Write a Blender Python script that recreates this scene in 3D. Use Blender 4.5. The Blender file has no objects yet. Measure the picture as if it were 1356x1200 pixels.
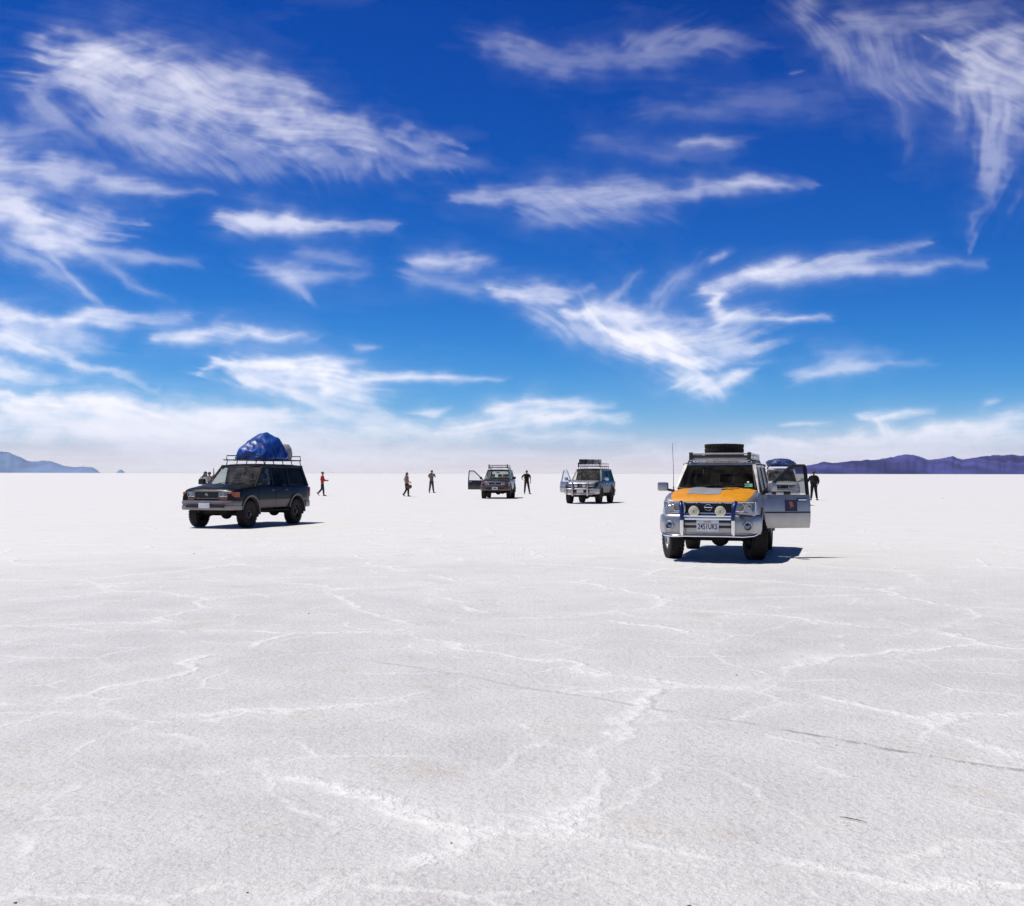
import bpy, bmesh, math, random
import numpy as np
from math import sin, cos, pi, radians, atan2, sqrt
from mathutils import Vector, Matrix, noise

random.seed(7)
SC = bpy.context.scene
COL = SC.collection
EYE = 1.6            # camera height
FPX = 1500.0         # focal length in pixels of the 1356 px wide photograph

# ------------------------------------------------------------------ helpers
class MB:
    """collects shapes into one mesh"""
    def __init__(self): self.bm = bmesh.new()
    def face(self, pts, mi=0):
        f = self.bm.faces.new([self.bm.verts.new(p) for p in pts]); f.material_index = mi; return f
    def loft(self, rings, mi=0, caps=True, closed=True, loop=False):
        vs = [[self.bm.verts.new(p) for p in r] for r in rings]
        n = len(vs[0]); m = len(vs)
        for i in range(m if loop else m-1):
            a, b = vs[i], vs[(i+1) % m]
            for j in range(n if closed else n-1):
                k = (j+1) % n
                f = self.bm.faces.new((a[j], a[k], b[k], b[j])); f.material_index = mi
        if caps and closed and not loop:
            for r in (vs[0], vs[-1]):
                f = self.bm.faces.new(r); f.material_index = mi
        return vs
    def hexa(self, b, t, mi=0):
        """eight corners: four below, four above, same order"""
        self.loft([b, t], mi)
    def box(self, c, s, mi=0, rot=None, bev=0.0):
        x, y, z = s[0]/2, s[1]/2, s[2]/2
        t = bmesh.new()
        vs = [t.verts.new(p) for p in ((-x,-y,-z),(x,-y,-z),(x,y,-z),(-x,y,-z),(-x,-y,z),(x,-y,z),(x,y,z),(-x,y,z))]
        for q in ((3,2,1,0),(4,5,6,7),(0,1,5,4),(1,2,6,5),(2,3,7,6),(3,0,4,7)): t.faces.new([vs[i] for i in q])
        if bev: bmesh.ops.bevel(t, geom=list(t.edges), offset=bev, segments=2, affect='EDGES', profile=.6)
        M = Matrix.Translation(c)
        if rot is not None: M = M @ (rot if isinstance(rot, Matrix) else Matrix.Rotation(rot, 4, 'Z'))
        self.add(t, M, mi)
    def add(self, t, M=None, mi=None):
        m = {}
        for v in t.verts: m[v] = self.bm.verts.new(M @ v.co if M is not None else v.co)
        for f in t.faces:
            g = self.bm.faces.new([m[v] for v in f.verts]); g.material_index = f.material_index if mi is None else mi
        t.free()
    def tube(self, path, r, mi=0, seg=8, loop=False):
        P = [Vector(p) for p in path]; n = len(P); rings = []
        R = r if isinstance(r, (list, tuple)) else [r]*n
        up = None
        for i in range(n):
            if loop: d = P[(i+1) % n]-P[i-1]
            else: d = (P[min(i+1, n-1)]-P[max(i-1, 0)])
            d.normalize()
            if up is None:
                up = Vector((0,0,1)) if abs(d.z) < .9 else Vector((1,0,0))
            a = (up - d*up.dot(d)).normalized(); b = d.cross(a); up = a
            rings.append([P[i] + (a*cos(2*pi*k/seg)+b*sin(2*pi*k/seg))*R[i] for k in range(seg)])
        self.loft(rings, mi, caps=not loop, loop=loop)
    def lathe(self, prof, o=(0,0,0), axis='y', seg=32, mi=0):
        """prof: (radius, along) pairs; open profile, ends closed on the axis if radius is small"""
        o = Vector(o); rings = []
        for k in range(seg):
            c, s = cos(2*pi*k/seg), sin(2*pi*k/seg)
            if axis == 'y': rings.append([o+Vector((r*c, a, r*s)) for r, a in prof])
            elif axis == 'x': rings.append([o+Vector((a, r*c, r*s)) for r, a in prof])
            else: rings.append([o+Vector((r*c, r*s, a)) for r, a in prof])
        self.loft(rings, mi, caps=False, closed=False, loop=True)
    def grid(self, f, nu, nv, mi=0):
        vs = [[self.bm.verts.new(f(i/nu, j/nv)) for j in range(nv+1)] for i in range(nu+1)]
        for i in range(nu):
            for j in range(nv):
                g = self.bm.faces.new((vs[i][j], vs[i+1][j], vs[i+1][j+1], vs[i][j+1])); g.material_index = mi
    def ball(self, c, s, mi=0, seg=16, rings=10):
        t = bmesh.new(); bmesh.ops.create_uvsphere(t, u_segments=seg, v_segments=rings, radius=1)
        self.add(t, Matrix.Translation(c) @ Matrix.Diagonal((*s, 1)), mi)
    def sweep(self, path, prof, mi=0):
        """closed profile (outward offset, z) swept along a plan polyline; outward is to the right of travel"""
        rings = []; n = len(path)
        for i in range(n):
            p = Vector(path[i]); a = Vector(path[max(i-1, 0)]); b = Vector(path[min(i+1, n-1)])
            d1 = (p-a).normalized() if i > 0 else (b-p).normalized()
            d2 = (b-p).normalized() if i < n-1 else d1
            n1 = Vector((d1.y, -d1.x)); n2 = Vector((d2.y, -d2.x)); m = (n1+n2).normalized(); k = 1/max(.4, m.dot(n1))
            rings.append([Vector((p.x+m.x*o*k, p.y+m.y*o*k, z)) for o, z in prof])
        self.loft(rings, mi)

def link(name, me, parent=None):
    o = bpy.data.objects.new(name, me); COL.objects.link(o)
    if parent: o.parent = parent
    return o

def obj(name, mb, mats, parent=None, smooth=38, loc=None, rot=None):
    bmesh.ops.remove_doubles(mb.bm, verts=mb.bm.verts, dist=1e-5)
    bmesh.ops.recalc_face_normals(mb.bm, faces=mb.bm.faces)
    me = bpy.data.meshes.new(name); mb.bm.to_mesh(me); mb.bm.free()
    for m in (mats if isinstance(mats, (list, tuple)) else [mats]): me.materials.append(m)
    if smooth:
        for p in me.polygons: p.use_smooth = True
        me.set_sharp_from_angle(angle=radians(smooth))
    o = link(name, me, parent)
    if loc is not None: o.location = loc
    if rot is not None: o.rotation_euler = rot
    return o

def tag(o, label=None, cat=None, group=None, kind=None):
    for k, v in (('label', label), ('category', cat), ('group', group), ('kind', kind)):
        if v: o[k] = v
    return o

def empty(name, loc, rz, label, cat, group=None):
    o = bpy.data.objects.new(name, None); COL.objects.link(o)
    o.empty_display_size = .3; o.location = loc; o.rotation_euler = (0, 0, rz)
    return tag(o, label, cat, group)

def text_obj(name, body, size, mat, parent, M, extrude=.001):
    cu = bpy.data.curves.new(name, 'FONT'); cu.body = body; cu.size = size; cu.align_x = 'CENTER'; cu.align_y = 'CENTER'
    cu.offset = size*.018; cu.extrude = extrude; cu.resolution_u = 3
    t = bpy.data.objects.new(name+'_curve', cu); COL.objects.link(t)
    me = bpy.data.meshes.new_from_object(t.evaluated_get(bpy.context.evaluated_depsgraph_get()))
    bpy.data.objects.remove(t); bpy.data.curves.remove(cu)
    me.transform(M); me.materials.clear(); me.materials.append(mat)
    return link(name, me, parent)

# ------------------------------------------------------------------ materials
class NT:
    def __init__(self, tree): self.t = tree
    def n(self, typ, ins=None, **kw):
        nd = self.t.nodes.new(typ)
        for k, v in kw.items(): setattr(nd, k, v)
        for k, v in (ins or {}).items():
            s = nd.inputs[k]
            if isinstance(v, bpy.types.NodeSocket): self.t.links.new(v, s)
            else: s.default_value = v
        return nd
    def math(self, op, a, b=0.0, c=0.0, clamp=False):
        return self.n('ShaderNodeMath', {0: a, 1: b, 2: c}, operation=op, use_clamp=clamp).outputs[0]
    def mapr(self, v, a, b, c=0.0, d=1.0, smooth=True):
        return self.n('ShaderNodeMapRange', {0: v, 1: a, 2: b, 3: c, 4: d}, interpolation_type='SMOOTHSTEP' if smooth else 'LINEAR').outputs[0]
    def mix(self, f, a, b, mode='MIX'):
        nd = self.t.nodes.new('ShaderNodeMix'); nd.data_type = 'RGBA'; nd.blend_type = mode
        for i, v in ((0, f), (6, a), (7, b)):
            if isinstance(v, bpy.types.NodeSocket): self.t.links.new(v, nd.inputs[i])
            else: nd.inputs[i].default_value = v if i == 0 or len(v) == 4 else (*v, 1)
        return nd.outputs[2]
    def noise(self, vec, scale, detail=4, rough=.55, dist=0):
        return self.n('ShaderNodeTexNoise', {'Vector': vec, 'Scale': scale, 'Detail': detail, 'Roughness': rough, 'Distortion': dist}).outputs[0]

def new_mat(name):
    m = bpy.data.materials.new(name); m.use_nodes = True; m.node_tree.nodes.clear()
    g = NT(m.node_tree); out = g.n('ShaderNodeOutputMaterial')
    return m, g, out

def pbr(name, col, rough=.5, metal=0.0, coat=0.0, dirt=0.0, dirtcol=(.5, .45, .4), bump=0.0, bscale=30, var=.08, spec=.5, bsdf_extra=None):
    m, g, out = new_mat(name)
    tc = g.n('ShaderNodeTexCoord').outputs['Object']
    nz = g.noise(tc, 6.0, 5, .6)
    c = g.mix(g.mapr(nz, .3, .7), tuple(max(0, v*(1-var)) for v in col), tuple(v*(1+var) for v in col))
    if dirt:
        nz2 = g.noise(tc, 3.0, 6, .7)
        c = g.mix(g.math('MULTIPLY', g.mapr(nz2, .35, .8), dirt), c, dirtcol)
    r = g.math('ADD', g.math('MULTIPLY', nz, .16), rough-.08, clamp=True)
    ins = {'Base Color': c, 'Roughness': r, 'Metallic': metal, 'Coat Weight': coat, 'Coat Roughness': .04, 'Specular IOR Level': spec}
    if bump:
        b = g.n('ShaderNodeBump', {'Height': g.noise(tc, bscale, 4, .6), 'Strength': bump, 'Distance': .02}); ins['Normal'] = b.outputs[0]
    ins.update(bsdf_extra or {})
    p = g.n('ShaderNodeBsdfPrincipled', ins)
    g.t.links.new(p.outputs[0], out.inputs[0]); return m

def glass(name, tint, dust=.04, refl=1.0):
    m, g, out = new_mat(name)
    tc = g.n('ShaderNodeTexCoord').outputs['Object']
    fc = g.n('ShaderNodeLayerWeight', {'Blend': .5}).outputs['Facing']; fr = g.math('ADD', .04, g.math('MULTIPLY', .96, g.math('POWER', fc, 5.0)))
    tr = g.n('ShaderNodeBsdfTransparent', {'Color': (*tint, 1)})
    gl = g.n('ShaderNodeBsdfGlossy', {'Color': (1, 1, 1, 1), 'Roughness': .015})
    df = g.n('ShaderNodeBsdfDiffuse', {'Color': (.45, .42, .38, 1)})
    a = g.n('ShaderNodeMixShader', {0: g.math('MULTIPLY', g.mapr(g.noise(tc, 2.5, 6, .7), .3, .8), dust), 1: tr.outputs[0], 2: df.outputs[0]})
    b = g.n('ShaderNodeMixShader', {0: g.math('MULTIPLY', fr, refl, clamp=True), 1: a.outputs[0], 2: gl.outputs[0]})
    g.t.links.new(b.outputs[0], out.inputs[0]); return m

MT = {}
def mats():
    MT['silver'] = pbr('silver_paint', (.40, .395, .40), .38, .75, .35, dirt=.15)
    MT['orange'] = pbr('orange_film', (.68, .275, .002), .5, 0, .08, dirt=.05, spec=.3)
    MT['grey_panel'] = pbr('grey_sticker', (.30, .325, .37), .45, .1, .1)
    MT['green'] = pbr('dark_green_paint', (.008, .010, .0095), .32, .05, .10, dirt=.035, spec=.11, dirtcol=(.12, .10, .085))
    MT['graphite'] = pbr('graphite_paint', (.013, .013, .013), .3, .1, .2, dirt=.1)
    MT['pearl'] = pbr('silver_white_paint', (.62, .63, .65), .26, .5, .8, dirt=.1)
    MT['navy'] = pbr('dark_blue_paint', (.014, .0145, .017), .32, .1, .1, dirt=.1)
    MT['white'] = pbr('white_paint', (.78, .78, .77), .28, 0, .8, dirt=.1)
    MT['cladding'] = pbr('grey_brown_cladding', (.085, .072, .068), .5, .2, .1, dirt=.2, dirtcol=(.2, .17, .15))
    MT['bumper_grey'] = pbr('grey_bumper_plastic', (.20, .18, .185), .42, .2, .2, dirt=.2)
    MT['brown_clad'] = pbr('tan_cladding', (.075, .055, .05), .5, .2, .1, dirt=.2)
    MT['satin'] = pbr('satin_steel_tube', (.50, .47, .46), .42, .8, 0, dirt=.1)
    MT['chrome'] = pbr('chrome', (.75, .75, .77), .12, 1.0, 0, var=.03)
    MT['blue_tube'] = pbr('blue_enamel', (.010, .025, .115), .35, .1, .3)
    MT['black'] = pbr('black_plastic', (.012, .012, .013), .5, 0, 0)
    MT['under'] = pbr('underbody_grime', (.022, .018, .015), .85, 0, 0, dirt=.3, dirtcol=(.05, .04, .03), spec=.2)
    MT['rubber'] = pbr('tyre_rubber', (.02, .017, .015), .8, 0, 0, dirt=.35, dirtcol=(.07, .055, .045), bump=.3, bscale=60, spec=.25)
    MT['alloy'] = pbr('alloy_wheel', (.5, .5, .5), .35, .8, .2, dirt=.3, dirtcol=(.12, .1, .09))
    MT['steel'] = pbr('dark_steel_wheel', (.06, .055, .05), .55, .4, 0, dirt=.4, dirtcol=(.10, .08, .07))
    MT['cloth'] = pbr('seat_cloth', (.05, .048, .046), .9, 0, 0, bump=.2, bscale=200, spec=.2)
    MT['cloth2'] = pbr('pale_seat_cloth', (.16, .15, .14), .9, 0, 0, bump=.2, bscale=200, spec=.2)
    MT['dash'] = pbr('dashboard_plastic', (.03, .028, .028), .7, 0, 0, spec=.3)
    MT['windscreen'] = glass('windscreen_glass', (.86, .92, .90), .22)
    MT['side_glass'] = glass('side_glass', (.55, .60, .58), .06, .6)
    MT['tint_glass'] = glass('dark_tinted_glass', (.05, .05, .045), .03, .25)
    MT['lens'] = glass('lamp_lens', (.93, .95, .97), .06)
    MT['reflector'] = pbr('lamp_reflector', (.72, .76, .84), .15, 1.0, 0, var=.2)
    MT['amber'] = pbr('amber_lens', (.28, .035, .006), .3, 0, .5)
    MT['red_lens'] = pbr('red_lens', (.45, .02, .012), .2, 0, .8)
    MT['cream'] = pbr('cream_lamp_cover', (.66, .62, .40), .45, 0, .2)
    MT['plate'] = pbr('plate_white', (.72, .71, .72), .45, 0, 0)
    MT['plate_ink'] = pbr('plate_ink', (.02, .025, .05), .5, 0, 0)
    MT['plate_red'] = pbr('plate_red', (.35, .06, .06), .5, 0, 0)
    MT['purple'] = pbr('purple_sticker', (.03, .010, .045), .4, 0, .2)
    MT['tan_mark'] = pbr('tan_mark', (.35, .14, .10), .5)
    MT['sticker'] = pbr('green_sticker', (.10, .30, .18), .5)
    MT['rack_alloy'] = pbr('rack_aluminium', (.62, .60, .56), .4, .6, 0)
    MT['rack_dark'] = pbr('rack_dark_board', (.05, .045, .042), .6)
    MT['rack_black'] = pbr('rack_black_steel', (.012, .011, .011), .55, .2, 0)
    m, g, out = new_mat('blue_tarpaulin'); tc = g.n('ShaderNodeTexCoord').outputs['Object']
    cr = g.n('ShaderNodeTexNoise', {'Vector': tc, 'Scale': 1.9, 'Detail': 4, 'Roughness': .45, 'Distortion': .6}, noise_type='RIDGED_MULTIFRACTAL').outputs[0]
    cc = g.mix(g.mapr(g.noise(tc, 1.6, 4, .6), .3, .7), (.005, .032, .20), (.010, .075, .36))
    bp = g.n('ShaderNodeBump', {'Height': g.math('ADD', cr, g.math('MULTIPLY', g.noise(tc, 7, 4, .6), .25)), 'Strength': .45, 'Distance': .04})
    p = g.n('ShaderNodeBsdfPrincipled', {'Base Color': cc, 'Roughness': .42, 'Specular IOR Level': .4, 'Normal': bp.outputs[0]})
    g.t.links.new(p.outputs[0], out.inputs[0]); MT['tarp'] = m
    MT['navy_bag'] = pbr('navy_luggage', (.012, .04, .16), .55, bump=.4, bscale=9, var=.4)
    MT['bag_grey'] = pbr('grey_canvas', (.33, .31, .32), .7, bump=.3, bscale=20)
    MT['case_dark'] = pbr('black_case', (.012, .012, .013), .5)
    MT['case_grey'] = pbr('grey_case', (.12, .11, .105), .6)
    MT['skin'] = pbr('skin', (.32, .16, .10), .5, spec=.4)
    MT['hair'] = pbr('dark_hair', (.012, .008, .006), .5, bump=.5, bscale=60)
    MT['brown_hair'] = pbr('brown_hair', (.05, .025, .015), .5, bump=.5, bscale=60)
    MT['eye'] = pbr('eye', (.02, .015, .012), .3)
    def cloth(n, c): MT[n] = pbr(n, c, .85, bump=.5, bscale=14, var=.2, spec=.2)
    cloth('black_cloth', (.012, .011, .011)); cloth('charcoal_cloth', (.028, .027, .03)); cloth('red_cloth', (.42, .02, .025))
    cloth('beige_cloth', (.30, .21, .18)); cloth('grey_cloth', (.15, .13, .125)); cloth('denim', (.045, .05, .065))
    cloth('white_cloth', (.5, .48, .5)); cloth('blue_cloth', (.10, .14, .30)); cloth('brown_cloth', (.10, .035, .03))
    cloth('shoe_cloth', (.02, .016, .014)); cloth('tan_leather', (.16, .06, .04))
    MT['pebble'] = pbr('brown_pebble', (.11, .08, .065), .9, bump=.6, bscale=60)
    MT['twig'] = pbr('dry_twig', (.13, .09, .06), .9)
mats()
# ------------------------------------------------------------------ off-road vehicles (x forward, y to the vehicle's left, z up)
def lerp(a, b, t): return a+(b-a)*t
def cl(t, a=0.0, b=1.0): return max(a, min(b, t))

WHEELS = {}
def wheel_mesh(style):
    """tyre and rim meshes, outer face towards +y, axle on the origin"""
    if style in WHEELS: return WHEELS[style]
    R, w = .392, .135
    m = MB()
    prof = [(.205, -w*.82), (.225, -w*.95), (.29, -w), (.345, -w*.97), (.372, -w*.86), (.384, -w*.5), (.386, 0), (.384, w*.5), (.372, w*.86), (.345, w*.97), (.29, w), (.225, w*.95), (.205, w*.82)]
    m.lathe(prof, seg=48)
    for k in range(30):
        a = 2*pi*k/30
        for s in (-1, 1):
            b = a+(pi/30 if s > 0 else 0)
            Mx = Matrix.Rotation(-b, 4, 'Y') @ Matrix.Translation((.382, s*w*.68, 0))
            m.box((0, 0, 0), (.024, w*.52, .052), rot=Mx, bev=.004)
        Mx = Matrix.Rotation(-a, 4, 'Y') @ Matrix.Translation((.384, 0, 0)) @ Matrix.Rotation(.5, 4, 'X')
        m.box((0, 0, 0), (.018, w*.5, .036), rot=Mx, bev=.003)
    t = obj('wheel', m, MT['rubber'], smooth=40); tyre = t.data; bpy.data.objects.remove(t)
    m = MB()
    f = w*.62
    m.lathe([(.212, -w*.8), (.214, w*.84), (.205, w*.86), (.196, w*.8), (.185, w*.3), (.18, -w*.6)], seg=40)
    if style == 'alloy':
        for k in range(6):
            a = 2*pi*k/6
            rings = []
            for r, hw, dep, th in ((.05, .036, f+.01, .05), (.12, .030, f+.012, .045), (.197, .046, f-.005, .05)):
                rings.append([Matrix.Rotation(a, 3, 'Y') @ Vector((r, dep-q*th, p*hw)) for p, q in ((-1, 1), (-1, 0), (1, 0), (1, 1))])
            m.loft(rings)
        m.lathe([(.19, -.02), (.0005, -.02)], seg=32, mi=1)
        m.lathe([(.07, f-.05), (.066, f+.015), (.045, f+.022), (.0005, f+.024)], seg=24)
    else:
        m.lathe([(.192, f-.03), (.165, f-.05), (.125, f-.005), (.085, f+.0), (.075, f-.02), (.07, f+.05), (.05, f+.06), (.0005, f+.062)], seg=32)
        for k in range(8):
            a = 2*pi*k/8
            m.box((.148*cos(a), f-.02, .148*sin(a)), (.026, .012, .026), 1, bev=.004)
    for k in range(6):
        a = 2*pi*(k+.5)/6
        m.ball((.055*cos(a), f+.02, .055*sin(a)), (.009, .012, .009), 0, 8, 5)
    t = obj('rim', m, [MT['alloy' if style == 'alloy' else 'steel'], MT['black']], smooth=35); rim = t.data; bpy.data.objects.remove(t)
    WHEELS[style] = (tyre, rim); return WHEELS[style]

def suv(S):
    """one off-road vehicle; S holds its proportions, colours and extras"""
    WB, R, W = S.get('WB', 2.9), .39, S.get('W', .93)
    xa, xb = WB/2, -WB/2
    xf, xr = xa+.84, xb-.98
    zb, zbelt, zh, zc, zr = .53, S.get('zbelt', 1.19), S.get('zhood', 1.11), S.get('zcowl', 1.26), S.get('zroof', 1.87)
    xc = S.get('xcowl', 1.0)
    psi = radians(S['yaw'])
    f = Vector((-sin(psi), -cos(psi))); rz = atan2(f.y, f.x)
    loc = Vector((S['front'][0], S['front'][1]))-f*xa
    root = empty(S.get('name', 'off_road_car'), (loc.x, loc.y, 0), rz, S['label'], 'car', S.get('group'))
    paint, paint2 = MT[S['paint']], MT[S.get('paint_low', S['paint'])]
    open_side, open_deg = S.get('door', (0, 0))
    P = lambda name, mb, m, par=root, **k: obj(name, mb, m, par, **k)

    def Wx(x):
        a = cl((x-(xf-.55))/.55); b = cl((xr+.35-x)/.35)
        return W-.10*a**2.2-.05*b*b
    def top(x):      # height of the bonnet's ridge
        t = cl((x-xc)/(xf-xc)); z = lerp(zc-.03, zh, t)+.035*sin(pi*t)
        n = cl((x-(xf-.22))/.22); return z-.085*n**2.5
    def low(x):
        if x > xa: return zb+.12*cl((x-xa)/.8)
        if x < xb: return zb+.10*cl((xb-x)/.9)
        return zb
    def half(x, deck):
        w, b = Wx(x), low(x)
        if deck: zs, zt, zi = zbelt, zbelt-.012, zbelt-.012
        else:
            zt = top(x); zs = min(zt-.035, zbelt+.02); zi = zt-.012
        lo = min(.80, zs-.2)
        return [(0, b), (w-.16, b), (w-.05, b+.03), (w-.008, b+.14), (w, lo), (w-.006, lo+.12), (w-.022, zs-.09), (w-.045, zs-.03),
                (w-.075, zs-.006), (w-.13, zs+(.0 if deck else .006)), (w*.62, zi), (w*.3, zt), (0, zt)]
    def ring(x, deck):
        h = half(x, deck)
        return [Vector((x, y, z)) for y, z in h]+[Vector((x, -y, z)) for y, z in h[-2:0:-1]]
    # --- body shell: lower body, arches cut out, pillars and roof
    m = MB()
    xs = [(xr, 1), (xr+.05, 1), (xr+.35, 1), (xb, 1), (xb+.6, 1), (0, 1), (.6, 1), (xc-.10, 1), (xc, 0)]
    k = 9
    xs += [(lerp(xc, xf-.25, i/k), 0) for i in range(1, k+1)]+[(xf-.15, 0), (xf-.07, 0), (xf-.02, 0), (xf, 0)]
    rings = [ring(x, d) for x, d in xs]
    rings[0] = [Vector((p.x, p.y*.985, p.z)) for p in rings[0]]
    m.loft(rings)
    tmp = obj('tmp', m, paint, smooth=0)
    cuts = []
    for ax in (xa, xb):
        for s in (-1, 1):
            c = MB(); c.lathe([(.0005, -.45), (R+.095, -.45), (R+.095, .45), (.0005, .45)], (ax, s*(W-.27+.45), R+.035), seg=40); cuts.append(obj('cut', c, paint, smooth=0))
    if open_side:
        c = MB(); c.box(((xc-.04-.06)/2, open_side*(W-.05), (zb+.09+zbelt+.05)/2), (xc-.04+.06, .9, zbelt+.05-zb-.09)); cuts.append(obj('cut', c, paint, smooth=0))
    for c in cuts:
        b = tmp.modifiers.new('b', 'BOOLEAN'); b.object = c; b.operation = 'DIFFERENCE'; b.solver = 'EXACT'
    me = bpy.data.meshes.new_from_object(tmp.evaluated_get(bpy.context.evaluated_depsgraph_get()))
    for c in cuts+[tmp]: bpy.data.objects.remove(c)
    m = MB(); m.bm.from_mesh(me)
    for fc in m.bm.faces:      # 0 paint, 1 lower paint, 2 cabin, 3 underside
        c, n = fc.calc_center_median(), fc.normal
        mi = 0
        if c.z < S.get('zsplit', .0): mi = 1
        if c.x < xc-.06 and n.z > .8 and c.z > zbelt-.05: mi = 2
        if n.z < -.7 and c.z < zb+.2: mi = 3
        for ax in (xa, xb):
            d = sqrt((c.x-ax)**2+(c.z-R-.035)**2)
            if d < R+.13 and abs(c.y) < W-.02 and (abs(n.y) > .9 and abs(c.y) < W-.2 or (abs(n.y) < .3 and d < R+.10)): mi = 3
        if open_side and c.x < xc-.02 and c.x > -.09 and abs(c.y) < W-.1 and c.y*open_side > .3 and c.z > zb+.05 and c.z < zbelt+.02: mi = 2
        fc.material_index = mi
    yb, yt = W-.085, S.get('yroof', .70)
    zt = zr-.085
    xat = S.get('xatop', xc-.66)              # top of the windscreen pillar
    xd, xdt = xr+.05, xr+.26                  # rear pillar, base and top
    ysd = lambda z: lerp(yb, yt, (z-zbelt)/(zt-zbelt))
    def pillar(s, b0, b1, t0, t1, dep=.06, z0=zbelt-.02, z1=zt+.02, mi=0):
        B = [(b0, ysd(z0)*s, z0), (b1, ysd(z0)*s, z0), (b1, (ysd(z0)-dep)*s, z0), (b0, (ysd(z0)-dep)*s, z0)]
        T = [(t0, ysd(z1)*s, z1), (t1, ysd(z1)*s, z1), (t1, (ysd(z1)-dep)*s, z1), (t0, (ysd(z1)-dep)*s, z1)]
        m.hexa(B, T, mi)
    bx = S.get('bx', (-.08, -.06))                          # middle pillar
    cx = (xb+.36, xb+.36)                      # rear door pillar
    for s in (-1, 1):
        pillar(s, xc+.02, xc-.08, xat+.03, xat-.045, mi=3 if S.get('dark_pillar') else 0)
        pillar(s, bx[0]+.05, bx[0]-.05, bx[1]+.05, bx[1]-.05)
        pillar(s, cx[0]+.03, cx[0]-.07, cx[1]+.03, cx[1]-.07)
        pillar(s, xd+.09, xd-.03, xdt+.09, xdt-.03, .09)
        m.hexa([(xat, (yt-.0)*s, zt-.045), (xdt, yt*s, zt-.045), (xdt, (yt-.05)*s, zt-.045), (xat, (yt-.05)*s, zt-.045)],
               [(xat, (yt-.006)*s, zt+.04), (xdt, (yt-.006)*s, zt+.04), (xdt, (yt-.05)*s, zt+.04), (xat, (yt-.05)*s, zt+.04)])
        m.tube([(xat+.02, (yt+.012)*s, zt+.012), (xdt, (yt+.012)*s, zt+.012), (xdt-.05, (yt)*s, zt-.03)], .013, 3, 6)
    n = 14
    def roof_ring(x, drop, inset):
        u, d = [], []
        for i in range(n+1):
            t = -1+2*i/n; e = cl((abs(t)-.80)/.20)
            y = t*(yt-.004-inset); z = zr-drop-.022*t*t-.060*e**2.2
            u.append(Vector((x, y, z))); d.append(Vector((x, y*.985, min(z-.022, zr-.06-drop*.8))))
        return u+d[::-1]
    rs = []
    for x, dr, ins in ((xat+.035, .085, .03), (xat+.0, .055, .012), (xat-.08, .026, .0), (xat-.25, .008, 0), (-.5, 0, 0), (xdt+.3, .008, 0), (xdt+.1, .024, 0), (xdt, .05, .01), (xdt-.035, .085, .03)):
        rs.append(roof_ring(x, dr, ins))
    m.loft(rs)
    # headers of windscreen and tailgate
    m.box((xat+.005, 0, zt-.005), (.05, 2*yt-.06, .06), bev=.01)
    m.box((xdt-.005, 0, zt-.005), (.05, 2*yt-.06, .06), bev=.01)
    P('body', m, [paint, paint2, MT['dash'], MT['under']], smooth=32)

    # --- bonnet, a panel a finger proud of the wings
    m = MB()
    def hood(x, lift):
        w = Wx(x)-.125-.04*cl((x-xc)/(xf-xc)); pts = []
        for i in range(13):
            t = -1+2*i/12; a = abs(t); y = t*w
            z = top(x)-.012*cl((a-.45)/.4)+lift-.03*cl((a-.9)/.1)**2+S.get('bulge', .012)*(1 if .30 < a < .62 else 0)*cl((xf-x)/.5)
            pts.append(Vector((x, y, z)))
        return pts
    X = [lerp(xc+.015, xf-.03, i/14) for i in range(15)]+[xf-.012, xf+.004]
    rings = []
    for i, x in enumerate(X):
        u = hood(x, .016 if i < 15 else (.006 if i == 15 else -.02)); d = [p-Vector((0, 0, .05)) for p in u]
        rings.append(u+d[::-1])
    m.loft(rings)
    bon = P('bonnet', m, MT[S.get('hood', S['paint'])], smooth=40)
    if S.get('hood_panel'):
        def hz_(x, y):
            P_ = hood(x, .016)
            return float(np.interp(y, [p.y for p in P_], [p.z for p in P_]))
        m = MB()
        def hp(u, v):
            x, y = lerp(xc+.14, xf-.32, u), lerp(.17, -.44, v)
            return Vector((x, y, hz_(x, y)+.005))
        m.grid(hp, 16, 24)
        P('sticker', m, MT['grey_panel'], bon)
        for x0, x1, y0, y1 in ((.34, .50, .14, .26), (.12, .17, .22, .46), (.22, .29, .27, .44), (.46, .52, .27, .38)):
            m = MB()
            m.grid(lambda u, v: Vector((xc+lerp(x0, x1, u)+.06, lerp(y0, y1, v), hz_(xc+lerp(x0, x1, u)+.06, lerp(y0, y1, v))+.009)), 4, 6)
            P('dark_mark', m, MT['plate_ink'], bon)
    # cowl and wipers
    m = MB()
    m.box((xc-.02, 0, zc-.035), (.14, 2*W-.30, .03), 0, bev=.01)
    P('cowl', m, MT['black'])
    wb, zw0, zw1 = xc-.015, zc-.02, zt-.015
    wt = xat+.03
    def wsp(u, v, off=0.0):
        y0, y1 = yb-.07, yt-.065
        t = -1+2*u; y = t*lerp(y0, y1, v); bul = .07*(1-t*t)
        return Vector((lerp(wb, wt, v)+bul+off, y, lerp(zw0, zw1, v)+off*.5))
    for a in (.18, .52):
        m = MB()
        p0, p1 = wsp(a, .0, .02), wsp(a+.28, .10, .022)
        m.tube([wsp(a, -.04, .02), p0, p1], .008, 0, 6); m.tube([wsp(a+.06, .05, .018), wsp(a+.40, .13, .018)], .007, 0, 6)
        P('wiper', m, MT['black'])
    m = MB(); m.grid(wsp, 14, 6)
    ws = P('windscreen', m, MT[S.get('ws_glass', 'windscreen')], smooth=60)
    m = MB()
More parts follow.
